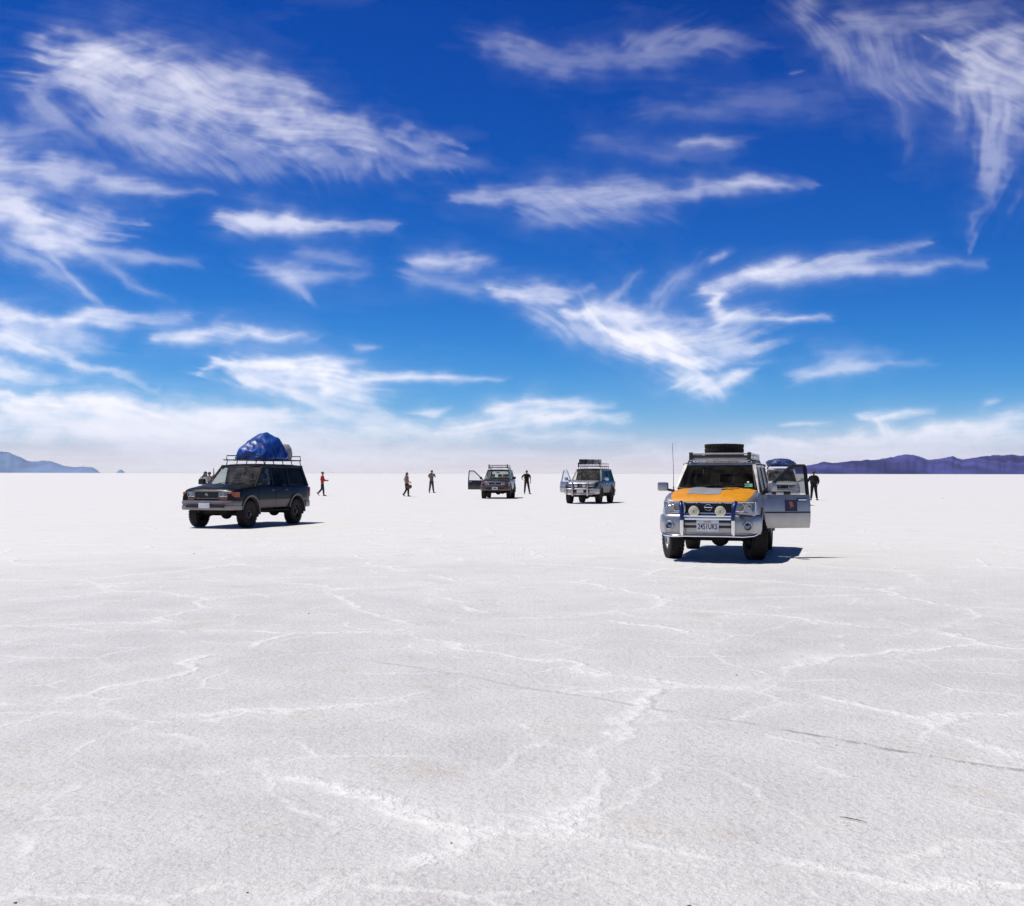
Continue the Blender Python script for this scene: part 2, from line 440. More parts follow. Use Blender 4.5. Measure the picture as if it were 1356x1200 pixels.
    fr = [wsp(0, 0, .003), wsp(0, .5, .003), wsp(0, 1, .003)]+[wsp(i/8, 1, .003) for i in range(1, 9)]+[wsp(1, .5, .003)]+[wsp(1-i/8, 0, .003) for i in range(0, 8)]
    m.tube(fr, .012, 0, 6, loop=True); P('seal', m, MT['black'], ws)
    if S.get('sticker'):
        m = MB(); m.grid(lambda u, v: wsp(lerp(.865, .965, u), lerp(.05, .19, v), .012), 4, 3)
        P('green_sticker', m, MT['sticker'], ws)
        m = MB(); m.grid(lambda u, v: wsp(lerp(.90, .925, u), lerp(.23, .29, v), .012), 2, 2)
        P('inspection_sticker', m, MT['plate'], ws)
    m = MB(); m.box((wt-.02, 0, zw1-.10), (.02, .22, .06), bev=.008); m.tube([(wt-.02, 0, zw1-.07), (wt, 0, zw1-.01)], .008)
    P('rear_view_mirror', m, MT['black'])
    # rear window, rear quarter windows
    m = MB(); m.grid(lambda u, v: Vector((lerp(xd-.01, xdt-.01, v)-.03*(1-(2*u-1)**2), (2*u-1)*lerp(yb-.09, yt-.09, v), lerp(zbelt, zt-.03, v))), 8, 3)
    P('rear_window', m, MT[S.get('rear_glass', 'tint_glass')], smooth=60)
    def pane(s, b0, b1, t0, t1, mat, par, name='window', Mx=None):
        q = MB()
        q.grid(lambda u, v: Vector((lerp(lerp(b0, b1, u), lerp(t0, t1, u), v), s*(ysd(lerp(zbelt, zt-.035, v))-.018), lerp(zbelt-.01, zt-.035, v))), 3, 3)
        if Mx: q.bm.transform(Mx)
        return obj(name, q, mat, par, smooth=60)
    for s in (-1, 1):
        pane(s, cx[0]-.07, xd+.09, cx[1]-.07, xdt+.09, MT[S.get('rear_glass', 'tint_glass')], root, 'quarter_window')

    # --- doors
    sec = [p for p in half(0, True)][2:8]
    def door_panel(x0, x1, s, off=.005, th=.03):
        q = MB(); rings = []
        for x in (x0, lerp(x0, x1, .5), x1):
            o = [Vector((x, (y+off)*s, z)) for y, z in sec]; i = [Vector((x, (y+off-th)*s, z)) for y, z in sec]
            rings.append(o+i[::-1])
        q.loft(rings); return q
    def handle(x, s, par, Mx=None):
        q = MB(); y = half(0, True)[6][0]+.012
        q.box((x, s*(y-.004), zbelt-.13), (.20, .012, .06), 1, bev=.005); q.box((x, s*(y+.014), zbelt-.125), (.17, .022, .03), 0, bev=.008)
        if Mx: q.bm.transform(Mx)
        obj('handle', q, [MT[S.get('handle', 'chrome')], MT['black']], par)
    def mirror(s, par, Mx=None):
        q = MB(); c = Vector((xc-.16, s*(W+.16), zbelt+.115))
        q.box(c, (.11, .21, .17), 0, bev=.035); q.box(c-Vector((.06, 0, 0)), (.006, .16, .125), 1, bev=.002)
        q.tube([(xc-.14, s*(W-.08), zbelt+.02), (xc-.15, s*(W+.0), zbelt+.045), (xc-.155, s*(W+.10), zbelt+.06)], [.03, .026, .022], 2)
        if Mx: q.bm.transform(Mx)
        obj('side_mirror', q, [MT[S.get('mirror', S['paint'])], MT['chrome'], MT['black']], par)
    fx0, fx1 = xc-.06, bx[0]+.015
    for s in (-1, 1):
        if s == open_side:
            hx, hy = xc-.05, s*(W-.03)
            T = Matrix.Translation((-hx, -hy, 0))
            q = door_panel(fx0, fx1, s, .006, .10); q.bm.transform(T)
            for fc in q.bm.faces:
                if fc.calc_center_median().y*s < -.045: fc.material_index = 1
            # window frame
            def fr(z): return s*(ysd(z)-.012)
            b, t = zbelt-.02, zt-.02
            A = [Vector((fx0-.0, fr(b), b)), Vector((xat-.06, fr(t), t)), Vector((fx1+.02, fr(t), t)), Vector((fx1+.02, fr(b), b))]
            A2 = [A[0], lerp(A[0], A[1], .9), lerp(A[1], A[2], .1), lerp(A[1], A[2], .93), lerp(A[2], A[3], .12), A[3]]
            for a0, a1 in zip(A2[:-1], A2[1:]):
                d = (a1-a0).normalized(); nn = Vector((-d.z, 0, d.x))*.03; yy = Vector((0, .022*s, 0))
                q.hexa([a0+T@Vector()-nn-yy-d*.01, a0+T@Vector()+nn-yy-d*.01, a0+T@Vector()+nn+yy-d*.01, a0+T@Vector()-nn+yy-d*.01],
                       [a1+T@Vector()-nn-yy+d*.01, a1+T@Vector()+nn-yy+d*.01, a1+T@Vector()+nn+yy+d*.01, a1+T@Vector()-nn+yy+d*.01], 2)
            d = obj('door', q, [MT[S.get('door_paint', S['paint'])], MT['dash'], MT[S.get('door_frame', 'black')]], root, loc=(hx, hy, 0), rot=(0, 0, -s*radians(open_deg)))
            d['label'] = S['door_label']
            pane(s, fx0-.06, fx1+.05, xat-.08, fx1+.05, MT[S.get('open_glass', 'side_glass')], d, Mx=T)
            handle(fx1+.17, s, d, T); mirror(s, d, T)
            q = MB(); q.box(((fx0+fx1)/2, s*(W+.012), .86), (fx0-fx1-.01, .02, .03), 0, bev=.006); q.bm.transform(T)
            obj('moulding', q, MT[S.get('moulding', 'black')], d)
            if S.get('emblem'):
                q = MB(); y = s*(W+.0085); x0, x1 = fx1+.27, fx1+.52
                q.grid(lambda u, v: Vector((lerp(x0, x1, u), s*(lerp(.999, .9745, v)*0+lerp(W-.005, W-.018, v)+.0105), lerp(.885, 1.10, v))), 2, 2)
                q.bm.transform(T); obj('emblem', q, MT['purple'], d)
                q = MB(); ctr = Vector(((x0+x1)/2, s*(W+.004), 1.0))
                for (dx, dz, sx, sz) in ((0, .02, .045, .06), (.03, .05, .02, .03), (-.03, -.02, .03, .02), (.015, -.045, .02, .02)):
                    q.ball(ctr+Vector((dx, -s*.0045, dz)), (sx*.8, .004, sz*.8), 0, 10, 6)
                q.bm.transform(T); obj('emblem_figure', q, MT['tan_mark'], d)
        else:
            d = P('door', door_panel(fx0, fx1, s), paint)
            if S.get('zsplit'): split_low(d, S['zsplit'], paint2)
            pane(s, fx0-.02, bx[0]+.05, xat-.045, bx[1]+.05, MT[S.get('front_glass', 'side_glass')], d)
            handle(fx1+.17, s, d); mirror(s, root)
            if S.get('moulding'):
                q = MB(); q.box(((fx0+fx1)/2, s*(W+.012), .86), (fx0-fx1-.01, .02, .03), 0, bev=.006); obj('moulding', q, MT[S['moulding']], d)
        r0, r1 = bx[0]-.005, xb+R+.125
        d = P('door', door_panel(r0, r1, s), paint)
        if S.get('zsplit'): split_low(d, S['zsplit'], paint2)
        pane(s, bx[0]-.05, cx[0]+.03, bx[1]-.05, cx[1]+.03, MT[S.get('rear_glass', 'tint_glass')], d)
        handle(r1+.16, s, d)
        if S.get('moulding'):
            q = MB(); q.box(((r0+r1)/2, s*(W+.012), .86), (r0-r1-.01, .02, .03), 0, bev=.006); obj('moulding', q, MT[S['moulding']], d)
        # running board
        q = MB(); q.box(((xa+xb)/2, s*(W-.06), zb-.06), (WB-2*R-.34, .17, .035), 0, bev=.012)
        for x in (-.6, .6): q.tube([(x, s*(W-.4), zb), (x, s*(W-.1), zb-.07)], .016)
        P('running_board', q, MT['under'])

    # --- wheels, flares, mud flaps
    tyre, rim = wheel_mesh(S.get('rim', 'steel'))
    for ax in (xa, xb):
        for s in (-1, 1):
            w = link('wheel', tyre, root); w.location = (ax, s*(W-.132), R); w.rotation_euler = (0, random.uniform(0, 6), 0 if s > 0 else pi)
            if ax == xa and S.get('steer'): w.rotation_euler[2] += radians(S['steer'])
            link('rim', rim, w)
            q = MB(); rings = []
            for i in range(25):
                a = radians(14+172*i/24); c, sn = cos(a), sin(a)
                ring_ = []
                for rr, yy in ((R+.085, W-.09), (R+.085, W+.028), (R+.105, W+.036), (R+.15, W+.028), (R+.165, W-.012), (R+.13, W-.09)):
                    wx = Wx(ax+rr*c)-W
                    ring_.append(Vector((ax+rr*c, s*(yy+wx), R+.035+rr*sn)))
                rings.append(ring_)
            q.loft(rings); P('fender_flare', q, MT[S.get('flare', S.get('paint_low', S['paint']))])
            q = MB(); q.box((ax-R-.10, s*(W-.13), .42), (.015, .22, .24), 0, bev=.004); P('mud_flap', q, MT['black'])
    # --- underbody
    q = MB()
    q.box((-.15, 0, .50), (WB+1.3, .72, .16), 0, bev=.04)
    for s in (-1, 1): q.box((-.1, s*.44, .50), (WB+1.5, .09, .12), 0, bev=.015)
    q.box((.55, .05, .40), (.9, .32, .12), 0, bev=.04); q.box((-1.5, -.5, .48), (.8, .35, .2), 0, bev=.05)
    q.tube([(-.2, -.36, .42), (-1.2, -.36, .40), (-2.3, -.42, .46)], .04)
    P('chassis', q, MT['under'])
    for ax in (xa, xb):
        q = MB(); q.tube([(ax, -W+.2, R), (ax, W-.2, R)], .05, 0, 10); q.ball((ax, .12, R), (.16, .17, .15))
        q.tube([(ax+.12, -.55, R+.02), (ax+.12, .5, R+.05)], .02)
        for s in (-1, 1): q.tube([(ax-.06, s*.42, R), (ax-.06, s*.45, .72)], .045)
        P('axle', q, MT['under'])

    # --- cabin
    q = MB(); q.box((xc-.22, 0, zbelt-.02), (.34, 2*W-.34, .13), 0, bev=.04); q.box((xc-.30, .38, zbelt+.05), (.16, .36, .06), 0, bev=.02)
    P('dashboard', q, MT['dash'])
    q = MB(); q.tube([(xc-.42+.09*sin(a), .38+.18*cos(a), zbelt+.04+.17*sin(a)) for a in [2*pi*i/20 for i in range(20)]], .014, 0, 6, loop=True)
    q.tube([(xc-.28, .38, zbelt-.04), (xc-.42, .38, zbelt+.04)], .03); q.box((xc-.42, .38, zbelt+.04), (.04, .30, .05), 0, bev=.015)
    P('steering_wheel', q, MT['dash'])
    for sx, sy in ((.02, .38), (.02, -.38), (-.86, .46), (-.86, 0), (-.86, -.46)):
        q = MB()
        for (z0, z1, hw, tk) in ((zbelt-.45, zbelt+.16, .23, .13),):
            q.box((sx-.04, sy, (z0+z1)/2), (tk, 2*hw, z1-z0), 0, bev=.045)
        q.box((sx-.07, sy, zbelt+.27), (.09, .26, .18), 0, bev=.04)
        q.tube([(sx-.06, sy-.07, zbelt+.12), (sx-.07, sy-.07, zbelt+.22)], .008); q.tube([(sx-.06, sy+.07, zbelt+.12), (sx-.07, sy+.07, zbelt+.22)], .008)
        P('seat', q, MT[S.get('seat', 'cloth')])

    # --- face: grille, lamps, bumper, plate
    gz0, gz1 = S.get('grille_z', (.87, zh-.035)); gw = S.get('grille_w', .42)
    q = MB()
    q.box((xf+.012, 0, (gz0+gz1)/2), (.03, 2*gw, gz1-gz0), 1, bev=.008)
    nb = S.get('bars', 4)
    for i in range(nb): q.box((xf+.034, 0, lerp(gz0+.025, gz1-.025, (i+.5)/nb)), (.014, 2*gw-.05, .012), 1 if S.get('dark_bars', True) else 0, bev=.003)
    fw = .02
    for zz in (gz0+.008, gz1-.008): q.box((xf+.036, 0, zz), (.028, 2*gw, fw), 0, bev=.006)
    for s in (-1, 1): q.box((xf+.036, s*(gw-.012), (gz0+gz1)/2), (.028, .022, gz1-gz0-.03), 0, bev=.006)
    gr = P('grille', q, [MT[S.get('grille', 'chrome')], MT['black']])
    q = MB(); ez = (gz0+gz1)/2+.01
    es = S.get('emblem_size', .55)
    q.tube([(xf+.052, .075*es*cos(2*pi*i/24), ez+.06*es*sin(2*pi*i/24)) for i in range(24)], .009*es, 0, 6, loop=True)
    q.box((xf+.053, 0, ez), (.012, .17*es, .022*es), 0, bev=.003)
    if S.get('emblem_round'): pass
    P('emblem', q, MT['chrome'], gr)
    # head lamps
    hz0, hz1 = S.get('lamp_z', (.90, 1.075))
    def plan(y):  # front surface of the face at y
        t = cl((y-.42)/(W-.44)); return xf+.03-.06*t-.20*t**4
    for s in (-1, 1):
        y0, y1 = gw+.015, S.get('lamp_y', W-.07)
        q = MB(); ny = 8
        def strip(off, z0, z1, ya=y0, yb_=y1):
            f_ = [Vector((plan(lerp(ya, yb_, i/ny))+off, s*lerp(ya, yb_, i/ny), z0)) for i in range(ny+1)]
            g_ = [p+Vector((0, 0, z1-z0)) for p in f_]; return f_, g_
        f_, g_ = strip(.0, hz0, hz1); fb, gb = [p-Vector((.16, 0, 0)) for p in f_], [p-Vector((.16, 0, 0)) for p in g_]
        q.loft([[a, b, c, d] for a, b, c, d in zip(f_, g_, gb, fb)], 1)
        for cyy, rr in ((lerp(y0, y1, .30), .072), (lerp(y0, y1, .66), .066)):
            rr = min(rr, (hz1-hz0)*.46)
            q.lathe([(rr, .012), (rr*.98, .006), (rr*.6, -.03), (rr*.25, -.045), (.0005, -.045)], (plan(cyy)+.004, s*cyy, (hz0+hz1)/2), 'x', 20, 0)
            q.lathe([(rr*1.08, -.004), (rr*1.08, .014), (rr, .014)], (plan(cyy)+.004, s*cyy, (hz0+hz1)/2), 'x', 20, 2)
        fa, ga = strip(.006, hz0+.01, hz0+.03); q.loft([[a, b, b-Vector((.03, 0, 0)), a-Vector((.03, 0, 0))] for a, b in zip(fa, ga)], 0)
        hl = P('headlight', q, [MT['reflector'], MT['lamp_dark'], MT['chrome']])
        q = MB(); f_, g_ = strip(.022, hz0, hz1); q.loft([[a, lerp(a, b, .5)+Vector((.006, 0, 0)), b] for a, b in zip(f_, g_)], 0, closed=False)
        obj('lens', q, MT['lens'], hl, smooth=60)
        if S.get('lamp_frame'):
            q = MB(); q.tube([*[p+Vector((.006, 0, 0)) for p in f_], *[p+Vector((.006, 0, 0)) for p in g_[::-1]]], .011, 0, 6, loop=True); obj('lamp_frame', q, MT['chrome'], hl)
        if S.get('amber'):    # corner indicator and a strip under the lamp
            q = MB(); ya, yb_ = y1+.008, W+.004
            prof = [Vector((plan(ya)+.004, s*ya, 0)), Vector((xf-.01, s*(Wx(xf)-.03), 0)), Vector((xf-.05, s*(Wx(xf-.05)+.004), 0)), Vector((xf-.13, s*(Wx(xf-.13)+.006), 0)), Vector((xf-.25, s*(Wx(xf-.25)+.006), 0))]
            r = [[p+Vector((0, 0, hz0)), p+Vector((0, 0, hz1-.01)), p+Vector((-.05, -s*.05, hz1-.01)), p+Vector((-.05, -s*.05, hz0))] for p in prof]
            q.loft(r); P('indicator', q, MT['amber'])
            q = MB(); f_, g_ = strip(.008, hz0-.085, hz0-.018, y0, y1); q.loft([[a, b, b-Vector((.05, 0, 0)), a-Vector((.05, 0, 0))] for a, b in zip(f_, g_)])
            P('turn_signal', q, MT['red_lens' if S['amber'] == 2 else 'amber'])
    bz0, bz1 = S.get('bumper_z', (.50, .80)); bo = S.get('bumper_out', .10)
    path = [(xa+R+.15, -W-.012), (xf-.20, -W+.0), (xf-.02+bo*.3, -W+.11), (xf+bo-.03, -.52), (xf+bo, 0), (xf+bo-.03, .52), (xf-.02+bo*.3, W-.11), (xf-.20, W-.0), (xa+R+.15, W+.012)]
    fine = []
    for i in range(len(path)-1):
        for t in (0, .5): fine.append(tuple(lerp(Vector(path[i]), Vector(path[i+1]), t)))
    fine.append(path[-1])
    q = MB(); h = bz1-bz0
    if S.get('bumper_style') == 'channel':
        prof = [(-.10, bz0), (.0, bz0), (.014, bz0+.02), (.02, bz0+h*.45), (-.004, bz0+h*.5), (-.004, bz0+h*.62), (.02, bz0+h*.67), (.018, bz1-.03), (.0, bz1), (-.10, bz1)]
    else:
        prof = [(-.12, bz0), (-.035, bz0), (.0, bz0+.02), (.018, bz0+.10), (.022, bz0+h*.6), (.012, bz1-.05), (-.015, bz1-.012), (-.05, bz1), (-.12, bz1)]
    q.sweep(fine, prof); fb = P('front_bumper', q, MT[S.get('bumper', 'bumper_grey')], smooth=42)
    xo = xf+bo+.022
    if S.get('bumper_slot', True):
        q = MB(); z0, z1, hw = S.get('slot', (bz0+.09, bz0+.25, .50))
        q.box((xo-.012, 0, (z0+z1)/2), (.05, 2*hw, z1-z0), 0, bev=.01); obj('air_intake', q, MT['black'], fb)
        if S.get('slot_bar'): 
            q = MB(); q.box((xo+.016, 0, lerp(z0, z1, .45)), (.02, 2*hw-.03, .05), 0, bev=.008); obj('intake_bar', q, MT['silver'], fb)
    if S.get('fogs'):
        for s in (-1, 1):
            c = Vector((xf+bo*.62, s*.70, bz0+.175)); Mx = Matrix.Translation(c) @ Matrix.Rotation(s*.30, 4, 'Z')
            q = MB(); q.lathe([(.088, -.05), (.088, .012), (.075, .02), (.062, .012), (.058, -.01)], (0, 0, 0), 'x', 24, 0)
            q.lathe([(.058, -.01), (.035, -.002), (.0005, .002)], (0, 0, 0), 'x', 24, 1); q.bm.transform(Mx)
            obj('fog_lamp', q, [MT['silver'], MT['lamp_dark']], fb)
    pz = S.get('plate_z', bz0+.15); xp = xo+S.get('plate_out', .03)
    q = MB(); q.box((xp, 0, pz), (.012, .40, .20) if S.get('plate_text') else (.012, .36, .15), 0, bev=.004)
    pl = P('licence_plate', q, MT['plate'])
    if S.get('plate_text'):
        Mx = Matrix.Translation((xp+.0075, 0, pz-.018)) @ Matrix.Rotation(pi/2, 4, 'Z') @ Matrix.Rotation(pi/2, 4, 'X') @ Matrix.Diagonal((.80, 1.25, 1, 1))
        text_obj('plate_number', S['plate_text'], .115, MT['plate_ink'], pl, Mx)
        Mx = Matrix.Translation((xp+.0075, 0, pz+.070)) @ Matrix.Rotation(pi/2, 4, 'Z') @ Matrix.Rotation(pi/2, 4, 'X')
        text_obj('plate_country', 'BOLIVIA', .036, MT['plate_red'], pl, Mx)
    elif S.get('plate_frame'):
        q = MB(); q.box((xp+.006, 0, pz), (.012, .22, .07), 0, bev=.004); obj('plate_number', q, MT['plate_ink'], pl)
    # rear bumper, tail lamps
    path2 = [(xb-R-.18, W+.005), (xr+.12, W-.01), (xr-.04, W-.12), (xr-.10, 0), (xr-.04, -W+.12), (xr+.12, -W+.01), (xb-R-.18, -W-.005)]
    q = MB(); q.sweep(path2, [(-.10, .52), (.0, .52), (.02, .56), (.02, .70), (.0, .74), (-.10, .74)]); P('rear_bumper', q, MT[S.get('bumper', 'bumper_grey')])
    for s in (-1, 1):
        q = MB(); q.box((xr+.03, s*(W-.10), 1.0), (.09, .13, .30), 0, bev=.015); P('tail_lamp', q, MT['red_lens'])
    if S.get('spare_back'):
        w = link('spare_wheel', tyre, root); w.location = (xr-.16, -.25, 1.0); w.rotation_euler = (0, 0, pi/2); link('rim', rim, w)
    # bull bar
    bb = S.get('bullbar')
    if bb == 'blue':
        q = MB(); xx = xo+.05
        for s in (-1, 1):
            q.tube([(xx-.02, s*.455, bz0+.01), (xx+.03, s*.455, bz0+.06), (xx+.035, s*.455, .76)], .036, 0, 12)
            q.tube([(xx+.035, s*.455, .765), (xx+.03, s*.46, .90), (xx-.01, s*.475, 1.01), (xx-.06, s*.485, 1.065), (xx-.14, s*.49, 1.075)], .038, 1, 12)
        q.tube([(xx+.005, -.445, .845), (xx+.03, 0, .845), (xx+.005, .445, .845)], .026, 0, 10)
        lo = [(xf-.2, -W+.03, bz0+.03), (xf+.06, -W+.10, bz0+.0), (xx-.02, -.62, bz0-.012), (xx+.0, -.4, bz0-.005), (xx+.0, 0, bz0-.005)]
        q.tube(lo+[(x, -y, z) for x, y, z in lo[-2::-1]], .022, 0, 10)
        q.box((xx-.005, 0, .79), (.02, .86, .045), 0, bev=.006)
        P('bull_bar', q, [MT['chrome'], MT['blue_tube']])
        for s in (-1, 1):
            q = MB(); c = (xx+.05, s*.235, .935)
            q.lathe([(.0005, -.07), (.05, -.065), (.085, -.02), (.096, .0), (.096, .018), (.088, .024)], c, 'x', 28, 1)
            q.lathe([(.088, .024), (.06, .034), (.0005, .038)], c, 'x', 28, 0)
            q.box((c[0]+.036, c[1], c[2]-.012), (.006, .03, .05), 2, bev=.002)
            q.tube([(c[0]-.03, c[1], c[2]-.08), (c[0]-.03, c[1], .84)], .014, 1)
            P('spot_lamp', q, [MT['cream'], MT['chrome'], MT['bag_grey']])
    elif bb == 'chrome':
        q = MB(); xx = xo+.05
        for s in (-1, 1):
            q.tube([(xx-.02, s*.40, bz0-.06), (xx+.04, s*.41, bz0), (xx+.05, s*.41, bz1+.05), (xx+.0, s*.42, zh-.03), (xx-.08, s*.42, zh)], .045, 0, 10)
            q.tube([(xx-.02, s*.40, bz1-.02), (xx-.04, s*.62, bz1-.02), (xf-.02, s*(W-.03), bz1-.03), (xf-.28, s*(W+.03), bz1-.05)], .034, 0, 10)
            q.tube([(xx-.02, s*.40, bz0), (xx-.04, s*.62, bz0), (xx-.06, s*.76, bz0+.03), (xx-.05, s*.78, bz1-.02)], .030, 0, 10)
        q.tube([(xx+.01, -.40, bz1-.02), (xx+.03, 0, bz1-.02), (xx+.01, .40, bz1-.02)], .03, 0, 10)
        q.tube([(xx+.01, -.40, bz0), (xx+.03, 0, bz0), (xx+.01, .40, bz0)], .03, 0, 10)
        P('bull_bar', q, MT['satin'])
    if bb == 'chrome':
        for s in (-1, 1):
            q = MB(); c = (xx+.0, s*.22, (gz0+gz1)/2+.0)
            q.lathe([(.0005, -.07), (.06, -.06), (.10, .0), (.10, .018), (.09, .024), (.05, .03), (.0005, .033)], c, 'x', 24, 0)
            q.tube([(c[0]-.03, c[1], c[2]-.09), (c[0]-.03, c[1], bz1-.02)], .014, 0)
            P('spot_lamp', q, [MT['satin']])
    # roof rack
    rk = S.get('rack'); zk = zr+S.get('rack_z', .115)
    if rk:
        rx0, rx1, hw = S.get('rack_x', (xat-.10, xdt+.15, .62))
        mat = {'alloy': [MT['rack_alloy'], MT['rack_dark']], 'dark': [MT['rack_black'], MT['rack_black']], 'mixed': [MT['rack_alloy'], MT['rack_black']]}[rk]
        q = MB(); rr = .016; rh = S.get('rack_h', .13)
        lp = [(rx0, -hw), (rx0, hw), (rx1, hw), (rx1, -hw)]
        q.tube([(x, y, zk) for x, y in lp], rr, 1 if rk == 'mixed' else 0, 8, loop=True)
        if rk != 'dark' : q.tube([(x, y, zk+rh) for x, y in lp], rr, 0, 8, loop=True)
        if rk == 'dark':
            for xx_ in (rx0-.03, rx1+.03):
                q.tube([(xx_, -hw, zk), (xx_, -hw, zk+rh), (xx_, hw, zk+rh), (xx_, hw, zk)], rr, 0, 8)
            q.tube([(rx0+.15, -hw, zk), (rx0-.0, -hw, zk)], rr)
        for x in [lerp(rx0, rx1, i/6) for i in range(7)]:
            q.tube([(x, -hw, zk-.01), (x, hw, zk-.01)], .012, 0, 6)
            for s in (-1, 1):
                if rk != 'dark': q.tube([(x, s*hw, zk), (x, s*hw, zk+rh)], .011, 0, 6)
        for i in range(9): q.tube([(rx0, lerp(-hw, hw, i/8), zk+.0), (rx1, lerp(-hw, hw, i/8), zk+.0)], .009, 1, 6)
        for x in [lerp(rx0-.08, rx1+.08, i/4) for i in range(5)]:
            for s in (-1, 1): q.tube([(x, s*(hw-.0), zk), (x, s*(yt-.045), zr-.075)], .014, 1, 6); q.box((x, s*(yt-.04), zr-.06), (.07, .035, .035), 1, bev=.006)
        if rk == 'alloy':
            q.box((rx0+.03, 0, zk+rh*.5-.005), (.02, 2*hw-.04, rh-.045), 1, bev=.004)
            q.box((rx0+.05, 0, zk-.035), (.05, 2*hw-.02, .022), 0, bev=.006); q.box((rx0+.035, 0, zk+rh), (.035, 2*hw, .026), 0, bev=.006)
            for s in (-1, 1): q.box((rx0+.01, s*(hw-.03), zk+.03), (.10, .07, rh+.10), 1, bev=.008)
        elif rk == 'mixed':
            for zz in (zk+.03, zk+.03+rh*.5): q.box((rx0+.02, 0, zz), (.02, 2*hw, .028), 0, bev=.004)
            for s in (-1, 1): q.box((rx0+.02, s*hw, zk+rh*.5), (.06, .06, rh+.10), 1, bev=.008)
        P('roof_rack', q, mat)
    if S.get('antenna'):
        q = MB(); q.tube([(xc-.1, -W+.06, zbelt), (xc-.1, -W+.055, zbelt+.12)], .012, 0, 6); q.tube([(xc-.1, -W+.055, zbelt+.1), (xc-.105, -W+.055, 1.7), (xc-.11, -W+.03, 2.2)], [.006, .005, .004], 0, 5)
        P('antenna', q, MT['black'])
    if S.get('snorkel'):
        q = MB(); q.tube([(xc+.25, -W-.02, zbelt-.06), (xc+.05, -W-.03, zbelt+.02), (xat+.05, -yt-.09, zt), (xat+.05, -yt-.09, zr+.05)], .035, 0, 8); q.box((xat+.06, -yt-.09, zr+.1), (.10, .09, .12), 0, bev=.02)
        P('snorkel', q, MT['black'])
    S['root'] = root; S['zk'] = zk; S['mat'] = Matrix.Translation((loc.x, loc.y, 0)) @ Matrix.Rotation(rz, 4, 'Z'); S['rz'] = rz
    return root

def split_low(o, z, m2):
    o.data.materials.append(m2); i = len(o.data.materials)-1
    for p in o.data.polygons:
        if p.center.z < z: p.material_index = i
MT['lamp_dark'] = pbr('lamp_dark_reflector', (.16, .18, .22), .2, .9, 0, var=.3)
# ------------------------------------------------------------------ camera
cam = bpy.data.cameras.new('camera'); camo = bpy.data.objects.new('camera', cam); COL.objects.link(camo)
cam.sensor_width = 36; cam.lens = 36*FPX/1356; cam.clip_start = .1; cam.clip_end = 2e6
PITCH = math.atan(27.0/FPX); ROLL = radians(.08)
camo.rotation_euler = (Matrix.Rotation(pi/2+PITCH, 3, 'X') @ Matrix.Rotation(ROLL, 3, 'Z')).to_euler(); camo.location = (0, 0, EYE)
SC.camera = camo
def at(px, D, z=0.0):           # a spot on the salt D metres ahead under image column px
    return Vector(((px-678)/FPX*D, D, z))

# ------------------------------------------------------------------ light
SUN = Vector((-.42, .12, 1)).normalized()
L = bpy.data.lights.new('sun', 'SUN'); L.energy = 4.6; L.angle = radians(.53); L.color = (1, .95, .875)
lo = bpy.data.objects.new('sun', L); COL.objects.link(lo); lo.rotation_euler = SUN.to_track_quat('Z', 'Y').to_euler()
w = bpy.data.worlds.new('World'); SC.world = w; w.use_nodes = True
g = NT(w.node_tree); w.node_tree.nodes.clear()
sky = g.n('ShaderNodeTexSky', sky_type='NISHITA'); sky.sun_disc = False
sky.sun_elevation = math.asin(SUN.z); sky.sun_rotation = atan2(SUN.x, SUN.y); sky.altitude = 3600; sky.dust_density = .25; sky.air_density = 1.0; sky.ozone_density = 3.0
sep = g.n('ShaderNodeSeparateColor', {0: sky.outputs[0]})
# a polarised, contrasty rendering of the clear high-altitude sky
SKYK = ((.157, 3.4, .95), (.117, 1.80, 1.3), (.114, 1.08, 1.5))
ch = [g.math('MULTIPLY', g.math('SMOOTH_MIN', g.math('POWER', g.math('MULTIPLY', sep.outputs[i], k), p), cap, .6), 10) for i, (k, p, cap) in enumerate(SKYK)]
deep = g.mapr(ch[2], 2.2, 3.95, .05, 1)          # dims the unseen sky overhead to cut fill light in the shadows
ch = [g.math('MULTIPLY', c_, deep) for c_ in ch]
com = g.n('ShaderNodeCombineColor', {0: ch[0], 1: ch[1], 2: ch[2]})
bg = g.n('ShaderNodeBackground', {0: com.outputs[0], 1: .1})
out = g.n('ShaderNodeOutputWorld', {0: bg.outputs[0]})

